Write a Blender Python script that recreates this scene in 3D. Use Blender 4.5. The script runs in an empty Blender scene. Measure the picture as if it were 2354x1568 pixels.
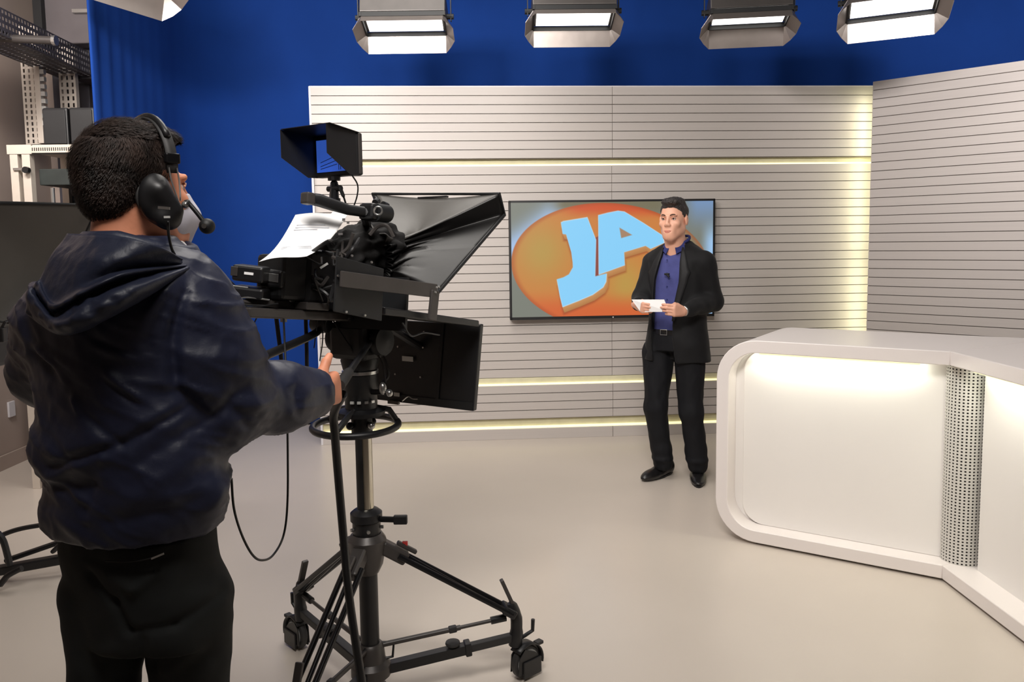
import bpy, math, random
import numpy as np
from mathutils import Vector, Matrix

random.seed(7)
rng = np.random.default_rng(11)
SC = bpy.context.scene
COL = SC.collection

# ------------------------------------------------------------------ camera
FPX, CX, CY = 1850.0, 1177.0, 728.0        # focal length and optical axis in pixels of the 2354 wide frame
CAMZ = 1.52
pt, rl = math.radians(5.28), 0.0136
R0 = Vector((1, 0, 0)); U0 = Vector((0, math.sin(pt), math.cos(pt))); FW = Vector((0, math.cos(pt), -math.sin(pt)))
RV = R0 * math.cos(rl) - U0 * math.sin(rl)
UV = U0 * math.cos(rl) + R0 * math.sin(rl)
EYE = Vector((0, 0, CAMZ))
cam_d = bpy.data.cameras.new('camera')
cam = bpy.data.objects.new('camera', cam_d); COL.objects.link(cam)
cam_d.sensor_width = 36.0; cam_d.lens = FPX / 2354 * 36.0
cam_d.shift_y = -(784 - CY) / 2354; cam_d.clip_start = 0.05
cam.matrix_world = Matrix(((RV.x, UV.x, -FW.x, EYE.x), (RV.y, UV.y, -FW.y, EYE.y), (RV.z, UV.z, -FW.z, EYE.z), (0, 0, 0, 1)))
SC.camera = cam

# ------------------------------------------------------------------ world and big lights
SC.view_settings.view_transform = 'Standard'; SC.view_settings.look = 'None'
SC.view_settings.gamma = 1; SC.view_settings.use_curve_mapping = False
SC.view_settings.exposure = 0.0
W = bpy.data.worlds.new('world'); SC.world = W; W.use_nodes = True
W.node_tree.nodes['Background'].inputs[0].default_value = (0.9, 0.92, 1.0, 1)
W.node_tree.nodes['Background'].inputs[1].default_value = 0.25

def area(name, loc, target, sx, sy, power, color=(1, 1, 1), spread=180):
    l = bpy.data.lights.new(name, 'AREA'); l.shape = 'RECTANGLE'; l.size = sx; l.size_y = sy
    l.energy = power; l.color = color; l.spread = math.radians(spread)
    o = bpy.data.objects.new(name, l); COL.objects.link(o); o.location = loc
    o.rotation_euler = (Vector(target) - Vector(loc)).to_track_quat('-Z', 'Y').to_euler()
    return o
# studio soft lights hung in the grid above and in front of the set (outside the frame), plus an added lamp for the left wall
area('key_light_left', (-1.5, 1.9, 3.15), (-0.85, 6.1, 2.6), 0.7, 0.4, 23, (1.0, 0.94, 0.89), 75)
area('key_light_right', (2.0, 2.0, 3.2), (3.7, 4.6, 3.0), 0.7, 0.4, 37, (1.0, 0.94, 0.92), 75)
area('fill_light_centre', (-0.2, 0.6, 3.4), (0.7, 5.2, 1.0), 1.2, 0.8, 50, (1.0, 0.95, 0.90), 110)
area('added_light_left', (-2.75, 3.3, 3.3), (-3.5, 5.5, 2.2), 0.9, 0.3, 42, (1.0, 0.92, 0.87), 130)  # unseen lamp added to brighten the left wall behind the rack
area('top_light_floor', (-0.5, 3.8, 3.9), (-0.2, 3.9, 0.0), 2.4, 1.6, 68, (1.0, 0.95, 0.89))

# ------------------------------------------------------------------ projection helpers (pixel of the photograph -> point in the room)
def ray(px, py):
    return (FW + RV * ((px - CX) / FPX) - UV * ((py - CY) / FPX))
def P(px, py, Y):
    d = ray(px, py); return EYE + d * (Y / d.y)
def G(px, py, z=0.0):
    d = ray(px, py); return EYE + d * ((z - CAMZ) / d.z)

# ------------------------------------------------------------------ materials
def lin(c):
    return tuple(((v / 255) / 12.92 if v <= 10.3 else ((v / 255 + 0.055) / 1.055) ** 2.4) for v in c)
MATS = {}
def mat(name, rgb, rough=0.5, metal=0.0, var=0.06, scale=12.0, bump=0.0, bscale=60.0, spec=0.5, sheen=0.0, coat=0.0, stretch=None, emit=None, estr=0.0, mottle=None):
    if name in MATS: return MATS[name]
    m = bpy.data.materials.new(name); m.use_nodes = True; nt = m.node_tree; b = nt.nodes['Principled BSDF']
    base = lin(rgb)
    tc = nt.nodes.new('ShaderNodeTexCoord'); mp = nt.nodes.new('ShaderNodeMapping')
    nt.links.new(tc.outputs['Object'], mp.inputs[0])
    if stretch: mp.inputs['Scale'].default_value = stretch
    nz = nt.nodes.new('ShaderNodeTexNoise'); nz.inputs['Scale'].default_value = scale; nz.inputs['Detail'].default_value = 4
    nt.links.new(mp.outputs[0], nz.inputs['Vector'])
    rp = nt.nodes.new('ShaderNodeValToRGB'); rp.color_ramp.elements[0].position = 0.3; rp.color_ramp.elements[1].position = 0.7
    c2 = lin(mottle) if mottle else tuple(min(1, v * (1 + var)) for v in base)
    rp.color_ramp.elements[0].color = (*[v * (1 - var) for v in base], 1); rp.color_ramp.elements[1].color = (*c2, 1)
    nt.links.new(nz.outputs['Fac'], rp.inputs[0]); nt.links.new(rp.outputs[0], b.inputs['Base Color'])
    b.inputs['Roughness'].default_value = rough; b.inputs['Metallic'].default_value = metal
    b.inputs['Specular IOR Level'].default_value = spec
    b.inputs['Sheen Weight'].default_value = sheen; b.inputs['Coat Weight'].default_value = coat
    if bump:
        n2 = nt.nodes.new('ShaderNodeTexNoise'); n2.inputs['Scale'].default_value = bscale; n2.inputs['Detail'].default_value = 5
        nt.links.new(mp.outputs[0], n2.inputs['Vector'])
        bp = nt.nodes.new('ShaderNodeBump'); bp.inputs['Strength'].default_value = bump; bp.inputs['Distance'].default_value = 0.01
        nt.links.new(n2.outputs['Fac'], bp.inputs['Height']); nt.links.new(bp.outputs[0], b.inputs['Normal'])
    if emit:
        b.inputs['Emission Color'].default_value = (*lin(emit), 1); b.inputs['Emission Strength'].default_value = estr
    MATS[name] = m
    return m
M_FLOOR = mat('floor_vinyl', (205, 195, 184), 0.30, var=0.035, scale=1.1, bump=0.015, bscale=9, spec=0.45)
M_SLAT = mat('slat_laminate', (190, 183, 178), 0.42, metal=0.0, var=0.02, scale=3, stretch=(0.4, 0.4, 40), bump=0.03, bscale=4)
M_GROOVE = mat('groove_shadow_gap', (118, 110, 103), 0.7, var=0.03)
M_TRIMW = mat('white_edge_trim', (214, 212, 216), 0.4)
M_BLUE = mat('blue_curtain_cloth', (21, 60, 136), 0.85, var=0.08, scale=2.0, bump=0.05, bscale=200, spec=0.15)
M_WALL = mat('painted_plaster', (176, 160, 150), 0.8, var=0.04, scale=3, bump=0.03, bscale=40)
M_DARKC = mat('dark_ceiling_paint', (120, 120, 122), 0.9)
M_DESK = mat('white_desk_laminate', (236, 229, 226), 0.33, var=0.012, scale=2)
M_DESKP = mat('white_desk_panel', (238, 234, 230), 0.45, var=0.012, scale=2)
M_PERF = mat('perforated_white_metal', (205, 202, 196), 0.4, var=0.02)
M_DARKHOLE = mat('dark_void', (60, 58, 55), 0.9)
M_BLACK = mat('black_plastic', (24, 24, 26), 0.42, var=0.15)
M_BLACKM = mat('black_anodised_metal', (30, 30, 32), 0.30, metal=0.5, var=0.15)
M_MATTE = mat('matte_black_metal', (20, 21, 23), 0.55, var=0.15)
M_GREYM = mat('grey_painted_metal', (72, 68, 66), 0.4, metal=0.3, var=0.1)
M_DGREY = mat('dark_grey_rubber', (44, 43, 43), 0.6, var=0.1)
M_CHROME = mat('polished_tube', (205, 200, 185), 0.16, metal=1.0, var=0.03)
M_SILVER = mat('silver_metal', (190, 190, 188), 0.28, metal=0.9, var=0.05)
M_REFL = mat('silver_reflector', (158, 149, 144), 0.30, metal=0.75, var=0.08, scale=7, bump=0.08, bscale=8)
M_TUBE = mat('lit_tube', (255, 255, 255), 0.5, emit=(255, 252, 246), estr=3.2)
M_LED = mat('led_diffuser', (240, 236, 205), 0.5, emit=(240, 232, 176), estr=1.05)
M_COVE = mat('cove_white', (214, 208, 176), 0.6)
M_CLOTH = mat('black_hood_cloth', (15, 14, 14), 0.40, var=0.12, scale=5, bump=0.06, bscale=14, spec=0.30)
M_COVER = mat('matt_black_cloth', (24, 23, 23), 0.75, var=0.2, scale=20, bump=0.2, bscale=60, spec=0.25)
M_CLOTHTOP = mat('grey_cloth_and_lit_top', (82, 80, 77), 0.5, var=0.08, scale=4, bump=0.05, bscale=30)  # grey cloth; also paints the overhead light on the first hood's top
M_CABLE = mat('black_cable_rubber', (22, 22, 23), 0.4)
M_PAPER = mat('white_paper', (250, 250, 250), 0.7, var=0.01)
M_INK = mat('printed_grey_text', (196, 198, 205), 0.8)
M_LABEL = mat('pale_label', (200, 200, 196), 0.6)
M_BEIGE = mat('beige_rack_steel', (208, 198, 186), 0.45, var=0.03)
M_RACKIN = mat('dark_rack_interior', (42, 48, 46), 0.6, var=0.2)
M_TRAY = mat('dark_cable_tray', (66, 64, 72), 0.5, var=0.1)
M_DUCT = mat('grey_duct_metal', (104, 98, 100), 0.5, metal=0.2, var=0.15, scale=3)
M_WOOD = mat('brown_wood_edge', (150, 104, 80), 0.6, var=0.12, stretch=(8, 8, 1))
M_SKIN = mat('skin', (228, 172, 146), 0.5, var=0.05, scale=14, bump=0.03, bscale=120)
M_SKIN2 = mat('skin_warm', (226, 150, 116), 0.5, var=0.05, scale=18, bump=0.05, bscale=140)
M_LIP = mat('lip_skin', (196, 112, 98), 0.45)
M_BROW = mat('eyebrow_hair', (74, 52, 42), 0.8)
M_EYEW = mat('eye_white', (205, 190, 182), 0.25)
M_IRIS = mat('eye_iris', (40, 30, 25), 0.2)
M_HAIR = mat('dark_brown_hair', (30, 24, 22), 0.62, var=0.4, scale=22, bump=0.2, bscale=60, spec=0.3, mottle=(58, 44, 38))
M_HAIRB = mat('short_black_hair', (42, 36, 34), 0.5, var=0.4, scale=60, bump=0.8, bscale=120)
M_SUIT = mat('black_suit_wool', (20, 20, 22), 0.75, var=0.1, scale=20, sheen=0.05, spec=0.25)
M_SUITT = mat('black_trouser_wool', (21, 22, 26), 0.75, var=0.1, scale=20, spec=0.25)
M_LAPEL = mat('black_lapel', (32, 32, 34), 0.6, spec=0.3)
M_SHIRT = mat('blue_shirt_cotton', (76, 80, 136), 0.8, var=0.08, scale=25, bump=0.1, bscale=30, spec=0.2)
M_COLLAR = mat('dark_blue_collar', (52, 58, 112), 0.8, spec=0.2)
M_LEATHER = mat('black_leather', (26, 25, 26), 0.32, var=0.2, scale=40)
M_NAVY = mat('navy_nylon', (31, 35, 56), 0.46, var=0.14, scale=4, bump=0.12, bscale=34, spec=0.42)
M_NAVYD = mat('navy_nylon_hood', (36, 41, 60), 0.48, var=0.14, scale=5, bump=0.2, bscale=45, spec=0.42)
M_PANT = mat('charcoal_trouser_cotton', (40, 42, 42), 0.8, var=0.12, scale=10, bump=0.08, bscale=20, spec=0.2)
M_MASK = mat('white_face_mask', (214, 212, 224), 0.8, bump=0.05, bscale=80)
M_RED = mat('red_latch', (206, 60, 55), 0.5)
M_BLUESCR = mat('blue_viewfinder_picture', (40, 80, 190), 0.3, emit=(58, 100, 205), estr=0.55)
M_WHEEL = mat('grey_caster_tyre', (150, 150, 148), 0.5)
# ------------------------------------------------------------------ object helpers
def link(o): COL.objects.link(o); return o
def thing(name, label, cat, loc=(0, 0, 0), group=None, kind=None):
    o = link(bpy.data.objects.new(name, None)); o.location = loc; o.empty_display_size = 0.1
    if label: o['label'] = label
    if cat: o['category'] = cat
    if group: o['group'] = group
    if kind: o['kind'] = kind
    return o
def tag(o, label, cat, group=None):
    o['label'] = label; o['category'] = cat
    if group: o['group'] = group
    return o
def frame_of(x, y=None, z=None):
    """rotation matrix (3x3) whose columns are three axes"""
    return Matrix((x, y, z)).transposed()
class MB:
    def __init__(s): s.v = []; s.f = []
    def add(s, vs, fs):
        n = len(s.v); s.v += [tuple(v) for v in vs]; s.f += [tuple(i + n for i in f) for f in fs]; return s
    def box(s, c, size, R=None, taper=1.0):
        c = Vector(c); hx, hy, hz = [q / 2 for q in size]; vs = []
        for z in (-1, 1):
            t = taper if z > 0 else 1
            for x, y in ((-1, -1), (1, -1), (1, 1), (-1, 1)):
                p = Vector((x * hx * t, y * hy * t, z * hz)); vs.append(c + (R @ p if R else p))
        return s.add(vs, [(0, 3, 2, 1), (4, 5, 6, 7), (0, 1, 5, 4), (1, 2, 6, 5), (2, 3, 7, 6), (3, 0, 4, 7)])
    def cyl(s, a, b, r, r2=None, n=16, cap=True):
        a = Vector(a); b = Vector(b); r2 = r if r2 is None else r2
        q = (b - a).to_track_quat('Z', 'Y'); vs = []
        for c, rr in ((a, r), (b, r2)):
            for i in range(n):
                t = 2 * math.pi * i / n; vs.append(c + q @ Vector((rr * math.cos(t), rr * math.sin(t), 0)))
        fs = [(i, (i + 1) % n, n + (i + 1) % n, n + i) for i in range(n)]
        if cap: fs += [tuple(range(n))[::-1], tuple(range(n, 2 * n))]
        return s.add(vs, fs)
    def lathe(s, prof, c, axis=(0, 0, 1), n=24):
        """profile of (radius, height) turned about an axis through c"""
        q = Vector(axis).to_track_quat('Z', 'Y'); c = Vector(c); vs = []; fs = []
        for r, h in prof:
            for i in range(n):
                t = 2 * math.pi * i / n; vs.append(c + q @ Vector((r * math.cos(t), r * math.sin(t), h)))
        for k in range(len(prof) - 1):
            for i in range(n): fs.append((k * n + i, k * n + (i + 1) % n, (k + 1) * n + (i + 1) % n, (k + 1) * n + i))
        fs += [tuple(range(n))[::-1], tuple(range((len(prof) - 1) * n, len(prof) * n))]
        return s.add(vs, fs)
    def tube(s, pts, r, n=8, closed=False):
        pts = [Vector(p) for p in pts]; m = len(pts); rs = r if isinstance(r, (list, tuple)) else [r] * m
        vs = []; up = None
        for k in range(m):
            a = pts[(k - 1) % m] if (closed or k > 0) else pts[k]; b = pts[(k + 1) % m] if (closed or k < m - 1) else pts[k]
            t = (b - a).normalized()
            if up is None: up = t.orthogonal().normalized()
            up = (up - t * up.dot(t)); up = up.normalized() if up.length > 1e-6 else t.orthogonal().normalized()
            w = t.cross(up)
            for i in range(n):
                g = 2 * math.pi * i / n; vs.append(pts[k] + (up * math.cos(g) + w * math.sin(g)) * rs[k])
        fs = []
        for k in range(m if closed else m - 1):
            k2 = (k + 1) % m
            for i in range(n): fs.append((k * n + i, k * n + (i + 1) % n, k2 * n + (i + 1) % n, k2 * n + i))
        if not closed: fs += [tuple(range(n))[::-1], tuple(range((m - 1) * n, m * n))]
        return s.add(vs, fs)
    def sph(s, c, r, n=16, m=10, R=None):
        c = Vector(c); r = (r, r, r) if not isinstance(r, (tuple, list)) else r; vs = []; fs = []
        for j in range(1, m):
            a = math.pi * j / m
            for i in range(n):
                t = 2 * math.pi * i / n; p = Vector((r[0] * math.sin(a) * math.cos(t), r[1] * math.sin(a) * math.sin(t), -r[2] * math.cos(a)))
                vs.append(c + (R @ p if R else p))
        p0 = Vector((0, 0, -r[2])); p1 = Vector((0, 0, r[2]))
        vs += [c + (R @ p0 if R else p0), c + (R @ p1 if R else p1)]
        for j in range(m - 2):
            for i in range(n): fs.append((j * n + i, j * n + (i + 1) % n, (j + 1) * n + (i + 1) % n, (j + 1) * n + i))
        B = (m - 1) * n
        for i in range(n): fs += [(B, (i + 1) % n, i), (B + 1, (m - 2) * n + i, (m - 2) * n + (i + 1) % n)]
        return s.add(vs, fs)
    def prism(s, poly, o, ex, ey, ez, depth):
        """2D polygon in the ex/ey plane pushed along ez by depth"""
        o = Vector(o); n = len(poly); vs = [o + ex * x + ey * y for x, y in poly] + [o + ex * x + ey * y + ez * depth for x, y in poly]
        fs = [tuple(range(n))[::-1], tuple(range(n, 2 * n))] + [(i, (i + 1) % n, n + (i + 1) % n, n + i) for i in range(n)]
        return s.add(vs, fs)
    def hull4(s, quad, th, nrm):
        """thin slab from four corners"""
        q = [Vector(p) for p in quad]; n = Vector(nrm).normalized() * th
        return s.add(q + [p + n for p in q], [(3, 2, 1, 0), (4, 5, 6, 7), (0, 1, 5, 4), (1, 2, 6, 5), (2, 3, 7, 6), (3, 0, 4, 7)])
    def build(s, name, m, parent=None, smooth=False, bevel=0.0, sub=0, kind=None, label=None, solid=0.0, group=None):
        me = bpy.data.meshes.new(name); me.from_pydata(s.v, [], s.f); me.materials.append(m); me.validate()
        o = link(bpy.data.objects.new(name, me)); fix(o, parent)
        import bmesh
        bm = bmesh.new(); bm.from_mesh(me); bmesh.ops.recalc_face_normals(bm, faces=bm.faces); bm.to_mesh(me); bm.free()
        if smooth:
            me.polygons.foreach_set('use_smooth', [True] * len(me.polygons))
            if smooth != 2:
                try: me.set_sharp_from_angle(angle=math.radians(40))
                except Exception: pass
        if solid: q = o.modifiers.new('solid', 'SOLIDIFY'); q.thickness = solid; q.offset = 0
        if bevel:
            q = o.modifiers.new('bevel', 'BEVEL'); q.width = bevel; q.segments = 2; q.limit_method = 'ANGLE'; q.angle_limit = math.radians(40)
        if sub: q = o.modifiers.new('sub', 'SUBSURF'); q.levels = sub; q.render_levels = sub
        if kind: o['kind'] = kind
        if label: o['label'] = label
        if group: o['group'] = group
        return o
def fix(o, parent):
    if parent is None: return
    o.parent = parent
    if parent.type == 'EMPTY':
        o.matrix_parent_inverse = Matrix.Translation(-parent.location)
def spline(pts, n=8):
    """Catmull-Rom through the points"""
    p = [Vector(q) for q in pts]; p = [2 * p[0] - p[1]] + p + [2 * p[-1] - p[-2]]; out = []
    for i in range(1, len(p) - 2):
        for k in range(n):
            t = k / n; a, b, c, d = p[i - 1], p[i], p[i + 1], p[i + 2]
            out.append(0.5 * ((2 * b) + (c - a) * t + (2 * a - 5 * b + 4 * c - d) * t * t + (3 * b - a - 3 * c + d) * t ** 3))
    out.append(p[-2]); return out
Z3 = Vector((0, 0, 1))

# ------------------------------------------------------------------ the set: floor, walls, ceiling
def struct(mb, name, m, **k): return mb.build(name, m, kind='structure', **k)
struct(MB().box((1.2, 2.2, -0.05), (9.6, 10.0, 0.1)), 'floor', M_FLOOR)
struct(MB().box((1.2, 2.2, 4.35), (9.6, 10.0, 0.1)), 'ceiling', M_DARKC)
struct(MB().box((-3.6, 2.2, 2.15), (0.12, 10.0, 4.3)), 'wall_left', M_WALL)
struct(MB().box((6.0, 2.2, 2.15), (0.12, 10.0, 4.3)), 'wall_right', M_WALL)
struct(MB().box((1.2, 7.15, 2.15), (9.6, 0.12, 4.3)), 'wall_back', M_WALL)
struct(MB().box((1.2, -2.8, 2.15), (9.6, 0.12, 4.3)), 'wall_front', M_WALL)

# blue curtain behind the set; at the left it turns and runs forward beside the rack
path = spline([(-2.485, 4.90, 0), (-2.485, 5.2, 0), (-2.485, 5.5, 0), (-2.485, 5.85, 0), (-2.46, 6.25, 0), (-2.25, 6.58, 0), (-1.9, 6.70, 0), (-1.2, 6.72, 0)], 24)
path += [Vector((-1.2 + 0.1 * k, 6.72, 0)) for k in range(1, 69)]
nz = 12; vs = []; NXC = len(path); arc = [0.0]
for k in range(1, NXC): arc.append(arc[-1] + (path[k] - path[k - 1]).length)
for j in range(nz + 1):
    z = 0.015 + 4.2 * j / nz
    for k in range(NXC):
        a_, b_ = path[max(0, k - 1)], path[min(NXC - 1, k + 1)]; t_ = (b_ - a_).normalized(); n_ = Vector((t_.y, -t_.x, 0)); u = arc[k]
        w = 0.011 * math.exp(-u / 0.4) * math.sin(u * 40 + 0.4 * math.sin(z * 1.3)) + 0.004 * math.sin(u * 5.1 + 1) + 0.004 * math.sin(u * 2.3 + z * 0.4)
        vs.append(path[k] + n_ * w + Z3 * z)
fs = [(j * NXC + i, j * NXC + i + 1, (j + 1) * NXC + i + 1, (j + 1) * NXC + i) for j in range(nz) for i in range(NXC - 1)]
mb = MB(); mb.add(vs, fs); o = mb.build('studio_curtain', M_BLUE, smooth=2, solid=0.01)
tag(o, 'tall royal blue cloth backdrop hanging behind the slatted set walls', 'curtain')

# ------------------------------------------------------------------ slatted back panel of the set
WA = Vector((-1.42, 6.02, 0)); WU = Vector((1, 0.067, 0)).normalized(); WN = Vector((WU.y, -WU.x, 0))   # WN points to the studio
def WP(u, off, z): return WA + WU * u + WN * off + Z3 * z
def Wpix(px, py, off=0.0):
    """pixel -> (u, z) on the plane lying off in front of the plinth line"""
    d = ray(px, py); o = WA + WN * off; t = (o - EYE).dot(WN) / d.dot(WN); p = EYE + d * t
    return (p - WA).dot(WU), p.z
WR = frame_of(WU, -WN, Z3)
def wbox(mb, u0, u1, off0, off1, z0, z1):
    return mb.box(WP((u0 + u1) / 2, (off0 + off1) / 2, (z0 + z1) / 2), (u1 - u0, abs(off1 - off0), z1 - z0), WR)
UL = Wpix(711, 230)[0]; UR = Wpix(2010, 300)[0] + 0.28; US = Wpix(1408, 500)[0]
ztop = Wpix(1300, 199)[1]; zc1 = Wpix(1300, 364.5)[1]; zc1b = Wpix(1300, 380)[1]
zc2 = Wpix(1300, 868)[1]; zc2b = Wpix(1300, 884)[1]; zc3 = Wpix(1300, 961)[1]; zc3b = Wpix(1300, 983)[1]
setw = thing('slatted_set_wall', 'wide light grey grooved set wall with glowing cove strips behind the presenter', 'set wall', WP(1.7, 0, 0))
wbox(MB(), UL + 0.012, UR, -0.115, -0.09, 0, ztop - 0.01).build('backing_board', M_GROOVE, setw)
wbox(MB(), UL - 0.004, UL + 0.012, -0.13, 0.002, 0.0, ztop + 0.004).build('edge_trim', M_TRIMW, setw, bevel=0.002, label='white end trim')
wbox(MB(), UL, UR, -0.13, 0.0, ztop - 0.002, ztop + 0.006).build('top_trim', M_TRIMW, setw, label='pale top capping strip')
def slats(z0, z1, n, front, back, segs, parent, wb):
    """n boards between z0 and z1; each is its own object with a recessed groove under it"""
    h = (z1 - z0) / n
    for (a, b) in segs:
        for i in range(n):
            m_ = wb(MB(), a, b, back, front, z0 + i * h + 0.0055, z0 + (i + 1) * h)
            m_.build('slat', M_SLAT, parent)
segs = [(UL + 0.012, US - 0.0015), (US + 0.0015, UR)]
UPR = Wpix(1990, 300)[0] + 0.1
slats(zc1, ztop - 0.002, 8, 0.0, -0.085, [(UL + 0.012, US - 0.0015), (US + 0.0015, UPR)], setw, wbox)
slats(zc2b - (zc2b - zc2), zc1b, 24, -0.03, -0.085, segs, setw, wbox)
slats(zc3, zc2b, 4, 0.0, -0.085, segs, setw, wbox)
# groove backs close behind the faces so the gaps read as shallow grooves
wbox(MB(), UL + 0.012, UPR, -0.09, -0.012, zc1, ztop - 0.01).build('groove_back', M_GROOVE, setw)
wbox(MB(), UL + 0.012, UR, -0.09, -0.042, zc2, zc1b).build('groove_back', M_GROOVE, setw)
wbox(MB(), UL + 0.012, UR, -0.09, -0.012, zc3, zc2b).build('groove_back', M_GROOVE, setw)
for a, b in ((UL, US - 0.0015), (US + 0.0015, UR)):
    wbox(MB(), a, b, -0.1, 0.0, 0.0, zc3b).build('plinth_board', M_SLAT, setw, bevel=0.002)
# light coves
wbox(MB(), UL + 0.012, UR, -0.1, -0.05, zc1b - 0.001, zc1).build('cove_back', M_COVE, setw)
wbox(MB(), UL + 0.012, UR, -0.05, -0.035, zc1b - 0.002, zc1b + 0.012).build('light_strip', M_LED, setw, label='warm glowing strip under the top band')
wbox(MB(), UL + 0.012, UR, -0.1, -0.03, zc2b - 0.001, zc2 + 0.002).build('cove_back', M_COVE, setw)
wbox(MB(), UL + 0.012, UR, -0.03, -0.015, zc2b - 0.001, zc2b + 0.013).build('light_strip', M_LED, setw, label='warm glowing strip above the lowest slats')
wbox(MB(), UL + 0.012, UR, -0.1, -0.04, zc3b - 0.001, zc3 + 0.002).build('cove_back', M_COVE, setw)
wbox(MB(), UL + 0.012, UR, -0.04, -0.02, zc3b - 0.001, zc3b + 0.015).build('light_strip', M_LED, setw, label='warm glowing strip above the plinth')

# ------------------------------------------------------------------ slatted right panel, standing in front of the back panel
RD = Vector((1962, -1850, 0)).normalized()          # runs from the corner towards the camera
RN = Vector((RD.y, -RD.x, 0))                       # faces the studio
cu, cz = Wpix(2007, 188, 0.17)
RA = WP(cu, 0.17, 0)
if RN.dot(EYE - RA) < 0: RN = -RN
RR = frame_of(RD, -RN, Z3)
def rbox(mb, u0, u1, off0, off1, z0, z1):
    return mb.box(RA + RD * (u0 + u1) / 2 + RN * (off0 + off1) / 2 + Z3 * (z0 + z1) / 2, (u1 - u0, abs(off1 - off0), z1 - z0), RR)
rz = cz
rw = thing('slatted_side_wall', 'angled light grey grooved set wall rising behind the white desk', 'set wall', RA + RD * 1.2)
rbox(MB(), 0, 2.6, -0.05, -0.01, 0, rz - 0.004).build('backing_board', M_GROOVE, rw)
nn = 39
slats(0.09, rz, nn, 0.0, -0.03, [(0.0, 2.6)], rw, rbox)
rbox(MB(), 0, 2.6, -0.03, 0.004, 0, 0.09).build('plinth_board', M_SLAT, rw)
# vertical light strip fixed behind the free edge of the side wall, washing the back panel
c = RA + RD * 0.03 - RN * 0.055
MB().cyl(c + Z3 * 0.1, c + Z3 * (rz - 0.06), 0.012).build('light_strip', M_LED, rw, label='vertical lamp strip hidden behind the free edge')
for zz, hh in ((0.75, 1.2), (2.0, 1.2)):
    area('edge_strip_lamp', c + WN * 0.0 + Z3 * zz - RN * 0.02, c + Z3 * zz - WN * 1.0 - WU * 0.75, 0.04, hh, 3.4, (1.0, 0.97, 0.62))

# ------------------------------------------------------------------ wall mounted television
toff = 0.055
tu0 = Wpix(1171, 600, toff)[0]; tu1 = Wpix(1643.5, 560, toff)[0]; tz1 = Wpix(1408, 459, toff)[1]; tz0 = Wpix(1408, 731.5, toff)[1]
tv = thing('television', 'large flat television on the slatted wall showing letters on an orange oval', 'television', WP((tu0 + tu1) / 2, 0.02, tz0))
wbox(MB(), tu0, tu1, 0.0, toff - 0.004, tz0, tz1).build('casing', M_BLACK, tv, bevel=0.004)
bz = 0.016
mbf = MB()
wbox(mbf, tu0, tu1, toff - 0.004, toff, tz1 - bz, tz1); wbox(mbf, tu0, tu1, toff - 0.004, toff, tz0, tz0 + bz * 1.3)
wbox(mbf, tu0, tu0 + bz, toff - 0.004, toff, tz0, tz1); wbox(mbf, tu1 - bz, tu1, toff - 0.004, toff, tz0, tz1)
mbf.build('bezel', M_BLACK, tv)
wbox(MB(), (tu0 + tu1) / 2 - 0.25, (tu0 + tu1) / 2 + 0.25, -0.03, 0.0, tz0 + 0.2, tz1 - 0.2).build('wall_bracket', M_BLACKM, tv)
wbox(MB(), (tu0 + tu1) / 2 - 0.005, (tu0 + tu1) / 2 + 0.005, toff, toff + 0.002, tz0 + 0.004, tz0 + 0.012).build('standby_lamp', M_LABEL, tv)
# the picture: colours per point of a fine grid
NX, NY = 520, 292
s_, t_ = np.meshgrid((np.arange(NX + 1)) / NX, (np.arange(NY + 1)) / NY)      # t_ = 0 at the top
qx = 105 + s_ * 1990; qy = (170 - 40 * s_) + t_ * 1112
def mixc(a, b, w): return a * (1 - w[..., None]) + np.array(b, float) * w[..., None]
def sst(x, a, b): t = np.clip((x - a) / (b - a), 0, 1); return t * t * (3 - 2 * t)
def polysd(poly):
    """signed distance to polygon (negative inside)"""
    d = np.full(qx.shape, 1e9); ins = np.zeros(qx.shape, bool); n = len(poly)
    for i in range(n):
        x0, y0 = poly[i]; x1, y1 = poly[(i + 1) % n]; ex, ey = x1 - x0, y1 - y0
        h = np.clip(((qx - x0) * ex + (qy - y0) * ey) / (ex * ex + ey * ey + 1e-9), 0, 1)
        d = np.minimum(d, np.hypot(qx - x0 - h * ex, qy - y0 - h * ey))
        c = ((y0 > qy) != (y1 > qy)) & (qx < (x1 - x0) * (qy - y0) / (y1 - y0 + 1e-9) + x0); ins ^= c
    return np.where(ins, -d, d)
img = np.zeros(qx.shape + (3,)) + np.array((122, 126, 116.))
img = mixc(img, (165, 195, 235), np.exp(-((qx * 0.75 + qy - 700) / 170) ** 2) * (qx < 900))
img = mixc(img, (120, 150, 190), sst(qx, 1750, 1950) * (1 - sst(qy, 100, 500)))
img = mixc(img, (160, 200, 240), sst(qx, 1950, 2090) * sst(qy, 250, 560))
img = mixc(img, (118, 112, 88), sst(qx, 420, 640) * (1 - sst(qx, 1500, 1800)) * (1 - sst(qy, 180, 330)))
a_ = math.radians(4); ux = (qx - 1085) * math.cos(a_) + (qy - 790) * math.sin(a_); uy = -(qx - 1085) * math.sin(a_) + (qy - 790) * math.cos(a_)
e = np.sqrt((ux / 985) ** 2 + (uy / 628) ** 2)
og = np.zeros_like(img) + np.array((206, 128, 60.))
og = mixc(og, (186, 150, 74), np.exp(-(((qx - 400) / 280) ** 2 + ((qy - 640) / 300) ** 2)))
og = mixc(og, (190, 150, 70), np.exp(-(((qx - 1230) / 200) ** 2 + ((qy - 950) / 260) ** 2)))
og = mixc(og, (208, 84, 40), (1 - sst(qy, 200, 330)) * sst(qx, 500, 800))
og = mixc(og, (214, 96, 44), sst(qy, 1000, 1240) * 0.9)
og = mixc(og, (132, 126, 100), sst(qx, 1640, 1900))
og = mixc(og, (170, 74, 34), sst(e, 0.93, 1.0) * 0.55)
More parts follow.
